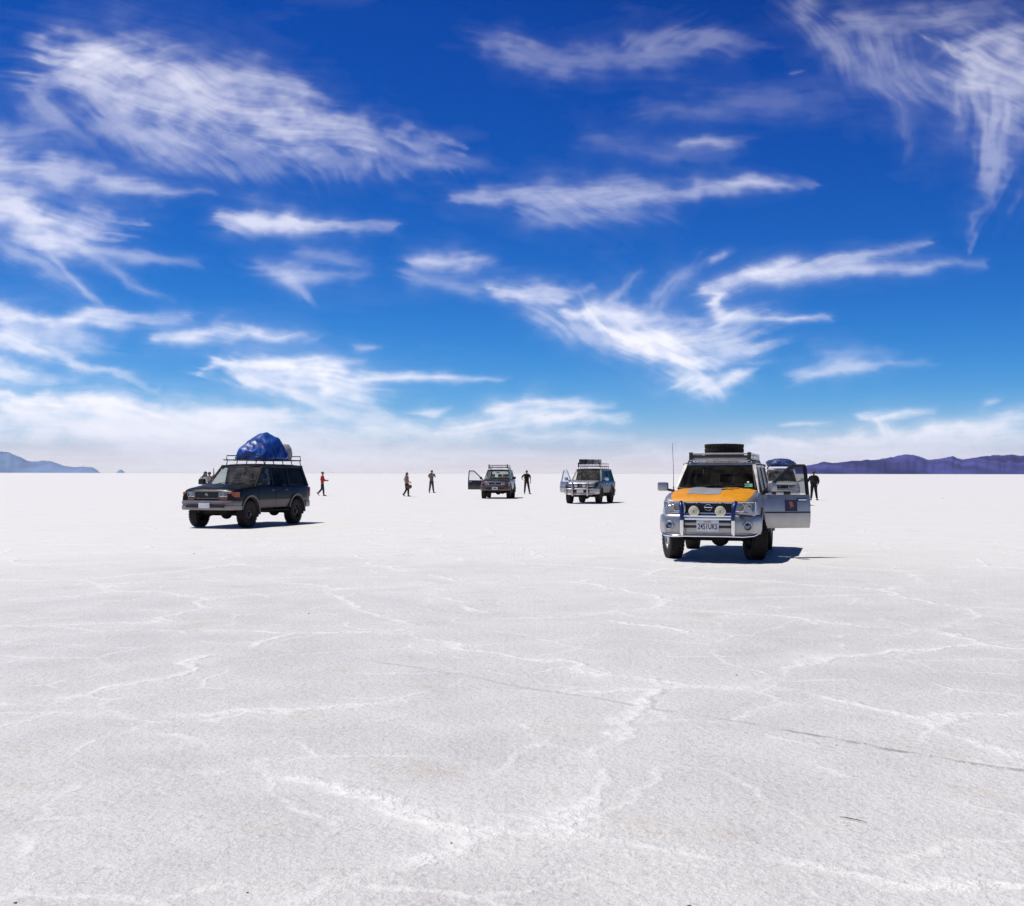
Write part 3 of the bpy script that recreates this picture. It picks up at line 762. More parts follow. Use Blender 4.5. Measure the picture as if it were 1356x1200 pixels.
# ------------------------------------------------------------------ salt flat
def salt():
    m, g, out = new_mat('salt_crust')
    P = g.n('ShaderNodeTexCoord').outputs['Object']
    warp = g.n('ShaderNodeTexNoise', {'Vector': P, 'Scale': .9, 'Detail': 4, 'Roughness': .6}).outputs['Color']
    wv = g.n('ShaderNodeVectorMath', {0: warp, 1: (.5, .5, .5)}, operation='SUBTRACT').outputs[0]
    def warped(k): return g.n('ShaderNodeVectorMath', {0: g.n('ShaderNodeVectorMath', {0: wv, 'Scale': k}, operation='SCALE').outputs[0], 1: P}, operation='ADD').outputs[0]
    big = g.noise(P, .16, 6, .6); mid = g.noise(P, 1.3, 6, .62); fine = g.noise(P, 19, 3, .6); grit = g.noise(P, 48, 2, .6)
    blot = g.noise(P, 5, 6, .7)
    c = g.mix(g.mapr(mid, .3, .72), (.525, .52, .522, 1), (.62, .615, .615, 1))
    c = g.mix(g.math('MULTIPLY', g.mapr(big, .40, .66), .6), c, (.64, .635, .63, 1))
    # pocked surface: grey pits and white crystals
    pits = g.mapr(fine, .50, .30); c = g.mix(g.math('MULTIPLY', g.math('MULTIPLY', pits, g.mapr(g.noise(P, 2.2, 4, .6), .30, .62, .15, 1)), .48), c, (.34, .335, .345, 1))
    c = g.mix(g.math('MULTIPLY', g.mapr(grit, .52, .70), .55), c, (.78, .78, .775, 1))
    c = g.mix(g.math('MULTIPLY', g.mapr(g.noise(P, 30, 4, .7), .42, .26), g.math('MULTIPLY', g.mapr(blot, .42, .62), .55)), c, (.24, .235, .24, 1))
    # pale pressure ridges, two sizes of polygon
    heights = []
    for sc, k, wd, am, seed in ((.36, 1.2, .17, .24, 0), (.36, 1.2, .038, .95, 0), (.95, .7, .045, .55, 7.3)):
        v = g.n('ShaderNodeTexVoronoi', {'Vector': g.n('ShaderNodeVectorMath', {0: warped(k), 1: (seed, seed*2, 0)}, operation='ADD').outputs[0], 'Scale': sc}, feature='DISTANCE_TO_EDGE', voronoi_dimensions='2D').outputs[0]
        line = g.mapr(v, wd, .0); br = g.mapr(g.noise(P, .7 if seed == 0 else 1.5, 4, .6), .34 if seed == 0 else .42, .60)
        f = g.math('MULTIPLY', g.math('MULTIPLY', line, br), g.mapr(g.noise(P, 11, 4, .7), .22, .62, .25, 1))
        c = g.mix(g.math('MULTIPLY', f, am), c, (.80, .80, .795, 1)); heights.append(f)
    # greyer crust near; distant brightness is painted into the salt's base colour
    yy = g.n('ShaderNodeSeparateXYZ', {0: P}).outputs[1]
    far_bright = g.mapr(g.math('ADD', yy, g.math('MULTIPLY', g.math('SUBTRACT', g.noise(P, .11, 6, .65), .5), 26)), 8, 28)
    c = g.mix(far_bright, c, g.mix(.70, c, (.80, .795, .785, 1)))
    # tan mineral stains
    st = g.mapr(g.noise(P, 1.1, 5, .65), .57, .70); c = g.mix(g.math('MULTIPLY', g.math('MULTIPLY', st, g.mapr(g.noise(P, 12, 4, .7), .35, .65)), .55), c, (.52, .42, .31, 1))
    # old tyre mark: a broken dark line across the crust
    sp = g.n('ShaderNodeSeparateXYZ', {0: P})
    dx, dy = 2.77+1.37, 6.14-9.88; ln = sqrt(dx*dx+dy*dy); nx, ny = -dy/ln, dx/ln
    X, Y = sp.outputs[0], sp.outputs[1]
    dist = g.math('ADD', g.math('ADD', g.math('MULTIPLY', X, nx), g.math('MULTIPLY', Y, ny)), -(nx*2.77+ny*6.14))
    dist = g.math('ADD', dist, g.math('MULTIPLY', g.math('SUBTRACT', g.noise(P, 1.1, 4, .6), .5), .30))
    al = g.math('ADD', g.math('ADD', g.math('MULTIPLY', X, dx/ln), g.math('MULTIPLY', Y, dy/ln)), -(dx*-1.37+dy*9.88)/ln)
    on = g.math('MULTIPLY', g.mapr(al, -.5, .6), g.math('ADD', .42, g.math('MULTIPLY', g.mapr(al, 3.6, 4.6), .58)))
    mk = g.math('MULTIPLY', g.math('MULTIPLY', g.mapr(g.math('ABSOLUTE', dist), .045, .004), on), g.mapr(g.noise(P, 2.6, 6, .75), .42, .57))
    c = g.mix(g.math('MULTIPLY', mk, .75), c, (.27, .24, .25, 1))
    h = g.math('ADD', g.math('MULTIPLY', fine, .9), g.math('MULTIPLY', grit, .35))
    h = g.math('ADD', h, g.math('MULTIPLY', heights[1], 1.05)); h = g.math('ADD', h, g.math('MULTIPLY', heights[2], .30)); h = g.math('ADD', h, g.math('MULTIPLY', blot, 1.0)); h = g.math('SUBTRACT', h, g.math('MULTIPLY', mk, .9))
    b = g.n('ShaderNodeBump', {'Height': h, 'Strength': .8, 'Distance': .025})
    p = g.n('ShaderNodeBsdfPrincipled', {'Base Color': c, 'Roughness': .62, 'Normal': b.outputs[0], 'Specular IOR Level': .5, 'Sheen Weight': .1})
    g.t.links.new(p.outputs[0], out.inputs[0]); return m
mb = MB()
radii = [0, 3, 8, 20, 60, 200, 800, 3000, 10000, 33000]
prev = None
for r in radii:
    if r == 0: cur = [mb.bm.verts.new((0, 0, 0))]
    else: cur = [mb.bm.verts.new((r*cos(2*pi*k/64), r*sin(2*pi*k/64), 0)) for k in range(64)]
    if prev is not None:
        for k in range(64):
            j = (k+1) % 64
            mb.bm.faces.new((prev[0], cur[k], cur[j]) if len(prev) == 1 else (prev[k], cur[k], cur[j], prev[j]))
    prev = cur
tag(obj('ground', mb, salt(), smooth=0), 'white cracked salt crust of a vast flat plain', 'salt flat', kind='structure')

# ------------------------------------------------------------------ far mountains
def ridge(name, prof, D, depth, col, seed, label, rough=1.0):
    m, g, out = new_mat(name+'_hazed_rock')  # blue of the distant haze is put into the base colour
    P = g.n('ShaderNodeTexCoord').outputs['Object']
    n1 = g.noise(g.n('ShaderNodeMapping', {'Vector': P, 'Scale': (1, .10, 1.6)}).outputs[0], .0012, 7, .6)
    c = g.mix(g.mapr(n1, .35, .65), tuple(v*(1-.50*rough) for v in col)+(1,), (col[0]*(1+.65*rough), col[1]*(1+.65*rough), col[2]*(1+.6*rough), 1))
    p = g.n('ShaderNodeBsdfPrincipled', {'Base Color': c, 'Roughness': .95, 'Specular IOR Level': .1}); g.t.links.new(p.outputs[0], out.inputs[0])
    x0, x1 = prof[0][0], prof[-1][0]; nx = 420; ny = 44
    xs = [p_[0] for p_ in prof]; ys = [p_[1] for p_ in prof]
    mb = MB()
    def f(u, v):
        px = lerp(x0, x1, u); H = max(0, np.interp(px, xs, ys))/FPX*D
        H *= 1+.05*noise.noise((px*.09, seed, 0))+.03*noise.noise((px*.25, seed, 3))
        t = -1+2*v+.34*noise.noise((px*.035, seed, v*.6))*(1-abs(2*v-1))
        d = D+(v-.5)*depth; s = max(0, 1-abs(t))
        rid = 1-abs(noise.noise((px*.075, v*.55, seed+5)))*1.1; rid2 = 1-abs(noise.noise((px*.23, v*1.1, seed+9)))
        k = s**.75*(1-.5*rough+.60*rough*rid*(1-s)+.5*rough*s)+.30*rough*(rid2-.5)*(1-s)*min(1, s*3)
        return Vector(((px-678)/FPX*D*d/D, d, max(-2, H*k+EYE*(s > .001)-2*(s < .02))))
    mb.grid(f, nx, ny)
    return tag(obj(name, mb, m, smooth=180), label, 'mountains', kind='structure')
R1 = [(1015, 0), (1040, 6), (1065, 10.5), (1080, 13.5), (1092, 16.5), (1104, 14.5), (1125, 17), (1148, 19), (1158, 17.5), (1180, 22.5), (1203, 26), (1215, 24.5), (1230, 19), (1242, 19.5), (1262, 24.5), (1274, 19), (1300, 23.5), (1322, 26), (1340, 26.5), (1360, 25), (1400, 27), (1440, 23), (1490, 28), (1560, 22), (1640, 25), (1720, 17), (1800, 9), (1880, 0)]
R2 = [(-560, 0), (-470, 8), (-380, 14), (-300, 11), (-210, 19), (-150, 17), (-90, 25), (-40, 24), (0, 28.5), (10, 28), (22, 22.5), (36, 16.5), (48, 14.5), (57, 16.5), (68, 15.2), (84, 9.5), (96, 7.5), (110, 8.2), (122, 7.6), (128, 4), (133, 0)]
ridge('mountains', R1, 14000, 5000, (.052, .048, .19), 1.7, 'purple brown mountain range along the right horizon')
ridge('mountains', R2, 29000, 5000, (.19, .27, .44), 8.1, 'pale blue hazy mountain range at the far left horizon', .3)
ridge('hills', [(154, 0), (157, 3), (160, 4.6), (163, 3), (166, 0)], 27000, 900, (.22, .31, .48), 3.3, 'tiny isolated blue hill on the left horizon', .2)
bpy.data.objects['hills']['category'] = 'hill'

# ------------------------------------------------------------------ air
mb = MB(); mb.box((0, 0, 399.5), (69000, 69000, 801))
m, g, out = new_mat('haze_air')
vol = g.n('ShaderNodeVolumePrincipled', {'Color': (.44, .62, 1, 1), 'Density': 1.25e-5, 'Anisotropy': 0.0}); g.t.links.new(vol.outputs[0], out.inputs[1])
tag(obj('haze', mb, m, smooth=0), 'thin bluish haze over the salt flat', 'haze', kind='stuff')

# ------------------------------------------------------------------ cirrus: one shell of cloud nine kilometres up
rng = np.random.default_rng(5)
PERM = rng.permutation(512); GR = rng.normal(size=(512, 2)); GR /= np.linalg.norm(GR, axis=1)[:, None]
def pnoise(x, y, s=0):
    xi, yi = np.floor(x).astype(int), np.floor(y).astype(int); xf_, yf_ = x-xi, y-yi
    def gdot(i, j):
        h = PERM[(PERM[(xi+i+s*31) & 511]+yi+j) & 511]; return GR[h, 0]*(xf_-i)+GR[h, 1]*(yf_-j)
    u, v = xf_**3*(xf_*(xf_*6-15)+10), yf_**3*(yf_*(yf_*6-15)+10)
    a = gdot(0, 0); b = gdot(1, 0); c = gdot(0, 1); d = gdot(1, 1)
    return (a+(b-a)*u)*(1-v)+(c+(d-c)*u)*v
def fbm(x, y, o=5, s=0, ro=.55):
    r, a, t = 0, 1, 0
    for k in range(o): r = r+a*pnoise(x*2**k+17*k, y*2**k-9*k, s+k); t += a; a *= ro
    return r/t*1.55
def sstep(a, b, v):
    t = np.clip((v-a)/(b-a), 0, 1); return t*t*(3-2*t)
STEP = 2.0
CX = np.arange(-240, 1601, STEP); CY = np.append(np.arange(-130, 626, STEP), 626.6)
GX, GY = np.meshgrid(CX, CY)
DEN = np.zeros_like(GX)
SX = fbm(GX/210, GY/130, 2, 23); SY = fbm(GX/210-7, GY/130+5, 2, 29)
WX = fbm(GX/70, GY/40, 4, 3); WY = fbm(GX/70+31, GY/40-12, 4, 9)
def stroke(pts, a, ang=None, ln=70, ac=9, warp=12, edge=.18, con=1.0, seed=0, fray=None):
    """a streak of cirrus along pts (x, y, half-width in 1/1500 rad), fibres at angle ang"""
    global DEN
    pts = np.array(pts, float); a = a*lerp(.60, .96, cl((pts[:, 1].mean()-150)/400)); wm = pts[:, 2].max(); mg = wm*4.5+warp*1.5+40
    if fray is None: fray = 10+wm*1.3
    i0, i1 = np.searchsorted(CY, [pts[:, 1].min()-mg, pts[:, 1].max()+mg]); j0, j1 = np.searchsorted(CX, [pts[:, 0].min()-mg-40, pts[:, 0].max()+mg+40])
    if i1 <= i0 or j1 <= j0: return
    sl = (slice(i0, i1), slice(j0, j1))
    x, y = GX[sl]+WX[sl]*warp, GY[sl]+WY[sl]*warp
    if ang is None: ang = math.degrees(atan2(pts[-1, 1]-pts[0, 1], pts[-1, 0]-pts[0, 0]))
    th = radians(ang); cs, sn = cos(th), sin(th)
    al = GX[sl]*cs+GY[sl]*sn+SX[sl]*30+WX[sl]*5; acr = -GX[sl]*sn+GY[sl]*cs+SY[sl]*28+WY[sl]*4
    fr = .7*fbm(al/190, acr/10, 3, seed+3, .5)+.8*fbm(al/90, acr/24, 3, seed+4)      # ends combed out along the fibres
    x = x+cs*fr*fray*.95; y = y+sn*fr*fray*.95
    jit = fbm(GX[sl]/46, GY[sl]/30, 3, seed+5, .5)*wm*.6; x = x-sn*jit; y = y+cs*jit
    best = np.zeros_like(x); halo = np.zeros_like(x); tail = np.zeros_like(x); k_ = 0; n_ = len(pts)-1
    for (ax, ay, aw), (bx, by, bw) in zip(pts[:-1], pts[1:]):
        dx, dy = bx-ax, by-ay; t = np.clip(((x-ax)*dx+(y-ay)*dy)/(dx*dx+dy*dy+1e-6), 0, 1)
        d = np.hypot(x-ax-dx*t, y-ay-dy*t)/np.maximum((aw+(bw-aw)*t)*1.12, 1)
        e = np.exp(-(d*d+.03)**.78*.95); tail = np.where(e > best, (k_+t)/n_, tail); best = np.maximum(best, e); halo = np.maximum(halo, np.exp(-d*d*.22)); k_ += 1
    n = .5+.5*con*(.24*fbm(al/(ln*1.8), acr/(ac*.62), 3, seed, .5)+.46*fbm(al/(ln*2.0)+5, acr/(ac*2.8), 4, seed+7, .5)+.55*fbm(GX[sl]/58, GY[sl]/36, 5, seed+11, .52))
    n = np.clip(n, 0, 1.1)
    v_ = best*(.26+1.38*n)+.22*(n-.5)*best**.5
    d = a*(.42*sstep(.10, 1.08, v_)+.58*np.clip(v_, 0, 1)**1.45)
    d = d*(1-.72*sstep(.55, 1.02, tail))*(1-.3*sstep(.15, -.02, tail))+.16*a*halo*np.clip(n*1.8-.5, 0, 1)*(1-.5*tail)
    DEN[sl] = 1-(1-DEN[sl])*(1-np.clip(d, 0, 1))
S_ = stroke
# big feather, upper left
S_([(62, 88, 26), (130, 92, 40), (220, 125, 46), (320, 150, 36), (420, 168, 28), (510, 186, 18), (600, 192, 8)], .82, 14, 60, 7, 18, .16, 1.1, 101)
S_([(90, 70, 18), (170, 80, 22), (240, 100, 24)], .7, -18, 50, 8, 16, .2, 1.0, 2)
S_([(230, 92, 14), (320, 98, 20), (395, 118, 14), (440, 140, 8)], .55, 14, 60, 7, 16, .2, 1.1, 3)
S_([(130, 150, 20), (210, 190, 18), (270, 212, 12)], .45, 28, 60, 9, 14, .2, 1, 4)
S_([(180, 190, 20), (320, 205, 22), (480, 215, 18), (590, 218, 8)], .24, 46, 60, 7, 16, .25, 1.2, 5)
S_([(40, 120, 16), (60, 150, 18), (110, 185, 14)], .4, 35, 50, 8, 14, .2, 1, 6)
S_([(520, 205, 10), (580, 212, 10), (640, 214, 8)], .22, 8, 40, 7, 8, .2, 1, 7)
# left edge
S_([(-120, 190, 22), (-30, 205, 26), (50, 222, 22), (120, 236, 18), (190, 250, 8)], .62, 8, 60, 8, 16, .2, 1.1, 8)
S_([(-100, 250, 30), (-20, 262, 30), (50, 290, 26), (110, 300, 22), (175, 292, 10)], .85, 16, 60, 9, 18, .16, 1.1, 9)
S_([(20, 300, 16), (60, 320, 18), (110, 322, 12)], .7, 10, 50, 8, 12, .18, 1, 10)
S_([(130, 240, 7), (200, 250, 8), (275, 254, 5)], .42, 4, 60, 6, 8, .2, 1, 11)
S_([(100, 325, 9), (170, 342, 9), (255, 348, 5)], .36, 6, 60, 6, 8, .2, 1, 12)
S_([(60, 335, 5), (110, 385, 5), (150, 420, 4)], .30, 42, 60, 5, 8, .2, 1, 13)
S_([(110, 330, 5), (170, 375, 6), (230, 400, 4)], .26, 28, 60, 5, 8, .2, 1, 14)
S_([(0, 325, 10), (50, 350, 12), (120, 395, 10)], .30, 32, 60, 6, 8, .25, 1.2, 15)
S_([(60, 180, 12), (0, 178, 14), (-80, 170, 14)], .25, 5, 60, 8, 8, .25, 1.2, 16)
# small one in the middle left, and the faint ones under it
S_([(300, 292, 10), (335, 290, 15), (400, 298, 11), (520, 300, 5)], .85, 3, 55, 6, 8, .16, 1, 17)
S_([(345, 354, 10), (400, 362, 14), (480, 366, 9)], .36, 5, 50, 8, 10, .2, 1.2, 18)
S_([(375, 365, 9), (395, 382, 7), (410, 398, 4)], .3, 50, 30, 6, 6, .2, 1, 19)
S_([(400, 335, 12), (480, 345, 12)], .2, 10, 50, 8, 8, .2, 1, 20)
S_([(545, 347, 9), (600, 345, 12), (658, 347, 7)], .58, -2, 50, 7, 8, .18, 1, 21)
S_([(545, 368, 12), (600, 375, 12), (670, 385, 8)], .26, 8, 50, 8, 8, .2, 1.1, 22)
# lower left bands
S_([(-60, 405, 10), (0, 415, 12), (70, 428, 11), (150, 424, 11), (245, 421, 7)], .85, 0, 60, 6, 10, .15, 1, 23)
S_([(-60, 430, 16), (0, 445, 14), (50, 462, 12), (110, 488, 8), (210, 514, 4)], .72, 18, 60, 6, 9, .18, 1, 24)
S_([(20, 440, 16), (90, 450, 16), (150, 460, 10)], .45, 5, 60, 7, 12, .2, 1.2, 25)
S_([(-100, 480, 20), (0, 492, 18), (60, 500, 12)], .7, 5, 60, 8, 12, .18, 1, 26)
S_([(210, 448, 10), (290, 440, 12), (360, 446, 11), (430, 451, 6)], .78, 1, 60, 6, 9, .15, 1, 27)
S_([(470, 462, 5), (505, 458, 3)], .3, -6, 40, 5, 4, .2, 1, 28)
S_([(268, 486, 7), (340, 488, 14), (420, 500, 22), (470, 522, 24), (505, 545, 12)], .98, 8, 60, 8, 12, .10, .8, 29)
S_([(320, 500, 12), (380, 520, 14), (440, 545, 10)], .8, 28, 60, 8, 12, .14, .9, 30)
S_([(330, 480, 7), (410, 479, 8), (485, 481, 4)], .75, 0, 60, 5, 6, .15, 1, 31)
S_([(470, 502, 8), (560, 498, 7), (665, 502, 3)], .8, 1, 60, 5, 5, .15, 1, 32)
S_([(-80, 520, 14), (20, 530, 14), (110, 538, 20), (190, 552, 22), (300, 562, 22), (430, 572, 16), (520, 580, 12)], .95, 6, 70, 8, 12, .10, .9, 33)
S_([(80, 560, 14), (200, 578, 18), (330, 588, 18), (500, 596, 14)], .85, 4, 70, 8, 10, .12, .9, 34)
S_([(250, 553, 10), (340, 550, 9), (440, 553, 6)], .7, -2, 60, 6, 8, .15, 1, 35)
S_([(0, 540, 5), (50, 548, 5), (90, 562, 4)], .5, 14, 50, 5, 5, .15, 1, 36)
S_([(555, 548, 5), (572, 545, 8), (595, 538, 4)], .6, -18, 30, 5, 6, .15, 1, 37)
S_([(590, 575, 10), (650, 563, 15), (720, 553, 16), (790, 550, 10), (830, 553, 6)], .92, -8, 60, 7, 10, .12, .9, 38)
S_([(640, 545, 6), (700, 533, 8), (770, 537, 7), (812, 534, 4)], .8, -4, 50, 5, 7, .15, 1, 39)
S_([(470, 575, 8), (540, 570, 10), (610, 590, 10)], .5, 4, 50, 7, 8, .2, 1.1, 40)
S_([(690, 580, 6), (760, 578, 8), (840, 576, 5)], .5, 0, 60, 5, 6, .2, 1, 41)
# the big curl right of centre
S_([(655, 380, 8), (700, 388, 12), (740, 392, 10), (785, 378, 6)], .62, 8, 40, 6, 16, .16, 1.1, 42)
S_([(690, 395, 12), (730, 420, 14), (790, 445, 14), (850, 470, 10)], .42, 28, 50, 7, 16, .2, 1.2, 43)
S_([(765, 412, 10), (800, 412, 14), (850, 422, 12), (905, 424, 8)], .80, 6, 45, 6, 14, .14, 1, 44)
S_([(790, 425, 12), (840, 448, 22), (890, 468, 28), (925, 495, 20), (945, 514, 8)], .95, 34, 50, 7, 18, .12, 1.0, 45)
S_([(870, 445, 20), (930, 455, 30), (990, 450, 26), (1020, 435, 14)], .55, -12, 50, 7, 20, .16, 1.2, 46)
S_([(905, 505, 10), (950, 510, 12), (985, 498, 8), (1010, 488, 4)], .75, -14, 40, 5, 10, .16, 1, 47)
S_([(965, 425, 12), (945, 405, 10), (940, 385, 10), (985, 368, 11), (1050, 352, 10), (1130, 341, 8), (1240, 316, 4)], .78, -14, 60, 5, 8, .14, 1, 48)
S_([(1000, 370, 9), (1070, 358, 10), (1140, 354, 10), (1220, 352, 8), (1300, 346, 5)], .55, -4, 70, 6, 8, .18, 1, 49)
S_([(960, 418, 8), (1020, 422, 6), (1100, 420, 3)], .75, 1, 60, 5, 4, .15, 1, 50)
S_([(800, 400, 6), (830, 380, 8), (850, 355, 5)], .28, -50, 30, 6, 10, .2, 1.1, 51)
S_([(870, 395, 10), (900, 365, 12), (930, 345, 8)], .30, -45, 35, 6, 12, .2, 1.2, 52)
S_([(945, 342, 5), (962, 334, 6)], .4, -20, 20, 5, 5, .2, 1, 53)
S_([(1060, 500, 8), (1100, 488, 12), (1150, 480, 9), (1220, 482, 5)], .46, -12, 50, 7, 8, .18, 1.1, 54)
S_([(1080, 465, 10), (1130, 460, 10), (1180, 470, 8)], .16, 0, 50, 8, 8, .2, 1, 55)
# upper middle veils
S_([(600, 262, 9), (690, 256, 13), (760, 258, 18), (840, 255, 17), (920, 250, 12), (1000, 243, 9), (1065, 243, 5)], .46, -3, 55, 8, 14, .17, 1.2, 56)
S_([(960, 244, 6), (1000, 238, 8), (1040, 245, 5)], .5, 8, 30, 5, 6, .15, 1, 57)
S_([(690, 282, 14), (780, 280, 18), (880, 285, 12)], .24, 30, 45, 8, 12, .22, 1.2, 58)
S_([(905, 188, 6), (945, 185, 8), (990, 188, 5)], .42, 2, 35, 5, 6, .16, 1, 59)
S_([(640, 50, 14), (700, 68, 18), (770, 78, 20), (840, 72, 18), (920, 62, 16), (1010, 52, 10)], .27, 6, 60, 9, 18, .2, 1.3, 60)
S_([(840, 50, 14), (900, 42, 16), (980, 55, 14)], .22, -30, 50, 8, 14, .2, 1.2, 61)
S_([(860, 145, 16), (1000, 130, 20), (1120, 140, 16)], .15, 0, 60, 10, 14, .2, 1.2, 62)
S_([(780, 180, 14), (860, 195, 16), (960, 205, 12)], .14, 8, 60, 9, 12, .2, 1.2, 63)
# upper right
S_([(1065, -5, 20), (1085, 30, 20), (1115, 70, 22), (1165, 100, 26), (1230, 118, 22)], .33, 55, 50, 8, 18, .17, 1.2, 64)
S_([(1130, 22, 16), (1190, 28, 20), (1260, 18, 18), (1330, -4, 14)], .34, -8, 55, 8, 14, .2, 1.2, 65)
S_([(1150, 60, 20), (1200, 88, 26), (1250, 110, 20)], .26, 60, 40, 8, 14, .2, 1.2, 66)
S_([(1268, 74, 16), (1300, 94, 40), (1356, 100, 52), (1440, 100, 50), (1540, 80, 34)], .76, 30, 70, 11, 20, .12, .9, 67)
S_([(1262, 62, 10), (1300, 50, 14), (1370, 30, 18)], .45, -18, 50, 8, 12, .18, 1.1, 68)
S_([(1290, 130, 26), (1322, 170, 30), (1326, 220, 20), (1308, 265, 12), (1288, 320, 5)], .40, 100, 70, 11, 16, .16, 1.1, 69)
S_([(1190, 125, 12), (1205, 170, 10), (1205, 215, 6)], .14, 88, 60, 8, 10, .2, 1, 70)
S_([(1050, 94, 2), (1066, 90, 1.5)], .22, -14, 10, 3, 1, .1, .6, 71)
# lower right
S_([(1148, 552, 6), (1180, 549, 9), (1240, 544, 5)], .75, -6, 40, 5, 6, .15, 1, 72)
S_([(1160, 556, 7), (1172, 570, 10), (1185, 580, 10)], .65, 50, 30, 6, 6, .15, 1, 73)
S_([(960, 592, 8), (1040, 588, 11), (1130, 586, 13), (1210, 580, 13), (1280, 566, 11), (1360, 550, 10), (1450, 540, 10)], .88, -6, 60, 6, 8, .12, 1, 74)
S_([(1230, 578, 12), (1300, 572, 14), (1400, 572, 16)], .7, -4, 60, 6, 8, .15, 1, 75)
S_([(830, 598, 10), (930, 601, 12), (1040, 602, 12), (1200, 600, 12), (1400, 598, 14)], .55, -2, 70, 7, 6, .16, 1, 76)
S_([(1040, 562, 3), (1100, 558, 3)], .4, -3, 40, 4, 4, .2, 1, 77)
S_([(1300, 535, 5), (1320, 530, 5)], .35, -10, 20, 4, 4, .2, 1, 78)
# veil thickening to the horizon
S_([(-200, 548, 20), (-60, 556, 22), (120, 566, 24), (260, 572, 22), (420, 584, 18)], .75, 4, 90, 8, 12, .1, .8, 80)
S_([(180, 590, 14), (340, 600, 16), (520, 604, 14), (700, 600, 10)], .75, 1, 90, 6, 8, .1, .8, 81)
S_([(420, 548, 10), (500, 560, 14), (580, 580, 14)], .45, 10, 60, 7, 8, .15, 1, 82)
S_([(1000, 600, 10), (1140, 596, 14), (1280, 590, 14), (1420, 585, 14)], .6, -2, 90, 6, 8, .1, .8, 83)
hz = sstep(535, 625, GY)*(.32+.46*sstep(570, 624, GY))*np.clip(.80+.50*fbm(GX/190, GY/13, 5, 90), 0, 1.2)*(.70+.30*sstep(1100, 300, GX))
DEN = 1-(1-DEN)*(1-np.clip(hz, 0, .93))
veil = .07*np.clip(-.2+fbm(GX/260, GY/70, 5, 95), 0, 1); DEN = 1-(1-DEN)*(1-veil)
edge = np.minimum.reduce([(GX+240)/90, (1600-GX)/90, (GY+130)/60]); DEN *= np.clip(edge, 0, 1)
# rays to the shell
rx, rz_ = (GX-678)/FPX, (627-GY)/FPX
nrm = np.sqrt(rx*rx+1+rz_*rz_); ux, uy, uz = rx/nrm, 1/nrm, rz_/nrm
RE, HC = 6371000.0, 9000.0
bq = uz*(RE+EYE); tt = -bq+np.sqrt(bq*bq+(RE+HC)**2-(RE+EYE)**2)
V = np.stack([ux*tt, uy*tt, uz*tt+EYE], -1).reshape(-1, 3).astype(np.float32)
nr, nc = GX.shape
I = (np.arange(nr-1)[:, None]*nc+np.arange(nc-1)[None, :]).reshape(-1)
Q = np.stack([I, I+1, I+nc+1, I+nc], -1)
keep = DEN.reshape(-1)[Q].max(1) > .004; Q = Q[keep]
used = np.zeros(len(V), bool); used[Q.reshape(-1)] = True; remap = np.cumsum(used)-1
V2, Q2, D2 = V[used], remap[Q].astype(np.int32), DEN.reshape(-1)[used].astype(np.float32)
me = bpy.data.meshes.new('clouds'); me.vertices.add(len(V2)); me.vertices.foreach_set('co', V2.reshape(-1))
me.loops.add(len(Q2)*4); me.loops.foreach_set('vertex_index', Q2.reshape(-1))
me.polygons.add(len(Q2)); me.polygons.foreach_set('loop_start', np.arange(0, len(Q2)*4, 4, dtype=np.int32))
me.update(calc_edges=True)
at_ = me.attributes.new('ice', 'FLOAT', 'POINT'); at_.data.foreach_set('value', D2)
m, g, out = new_mat('cirrus_ice')
d = g.n('ShaderNodeAttribute', attribute_name='ice').outputs['Fac']
tl = g.n('ShaderNodeBsdfTranslucent', {'Color': (.80, .815, .86, 1)}); tr = g.n('ShaderNodeBsdfTransparent')
mx = g.n('ShaderNodeMixShader', {0: d, 1: tr.outputs[0], 2: tl.outputs[0]}); g.t.links.new(mx.outputs[0], out.inputs[0])
me.materials.append(m)
tag(link('clouds', me), 'wispy white cirrus clouds spread over the blue sky', 'clouds', kind='stuff')
# ------------------------------------------------------------------ people
def skin(name, nodes, edges, root=0, sub=1):
    """continuous surface grown round a skeleton: nodes (point, radius)"""
    me = bpy.data.meshes.new(name); me.from_pydata([tuple(p) for p, r in nodes], edges, [])
    o = link('tmp', me); o.modifiers.new('s', 'SKIN'); o.modifiers['s'].use_smooth_shade = True
    for i, (p, r) in enumerate(nodes):
        d = me.skin_vertices[0].data[i]; d.radius = (r, r) if not isinstance(r, tuple) else r; d.use_root = i == root
    s = o.modifiers.new('u', 'SUBSURF'); s.levels = s.render_levels = sub
    r = bpy.data.meshes.new_from_object(o.evaluated_get(bpy.context.evaluated_depsgraph_get())); r.name = name
    bpy.data.objects.remove(o); return r

def stout(co, k, H):
    z = co.z/k; w = cl((z-.78)/.14)*cl((1.50-z)/.10)
    co.y += math.copysign(min(abs(co.y), .13*k)*.36*w, co.y); return co

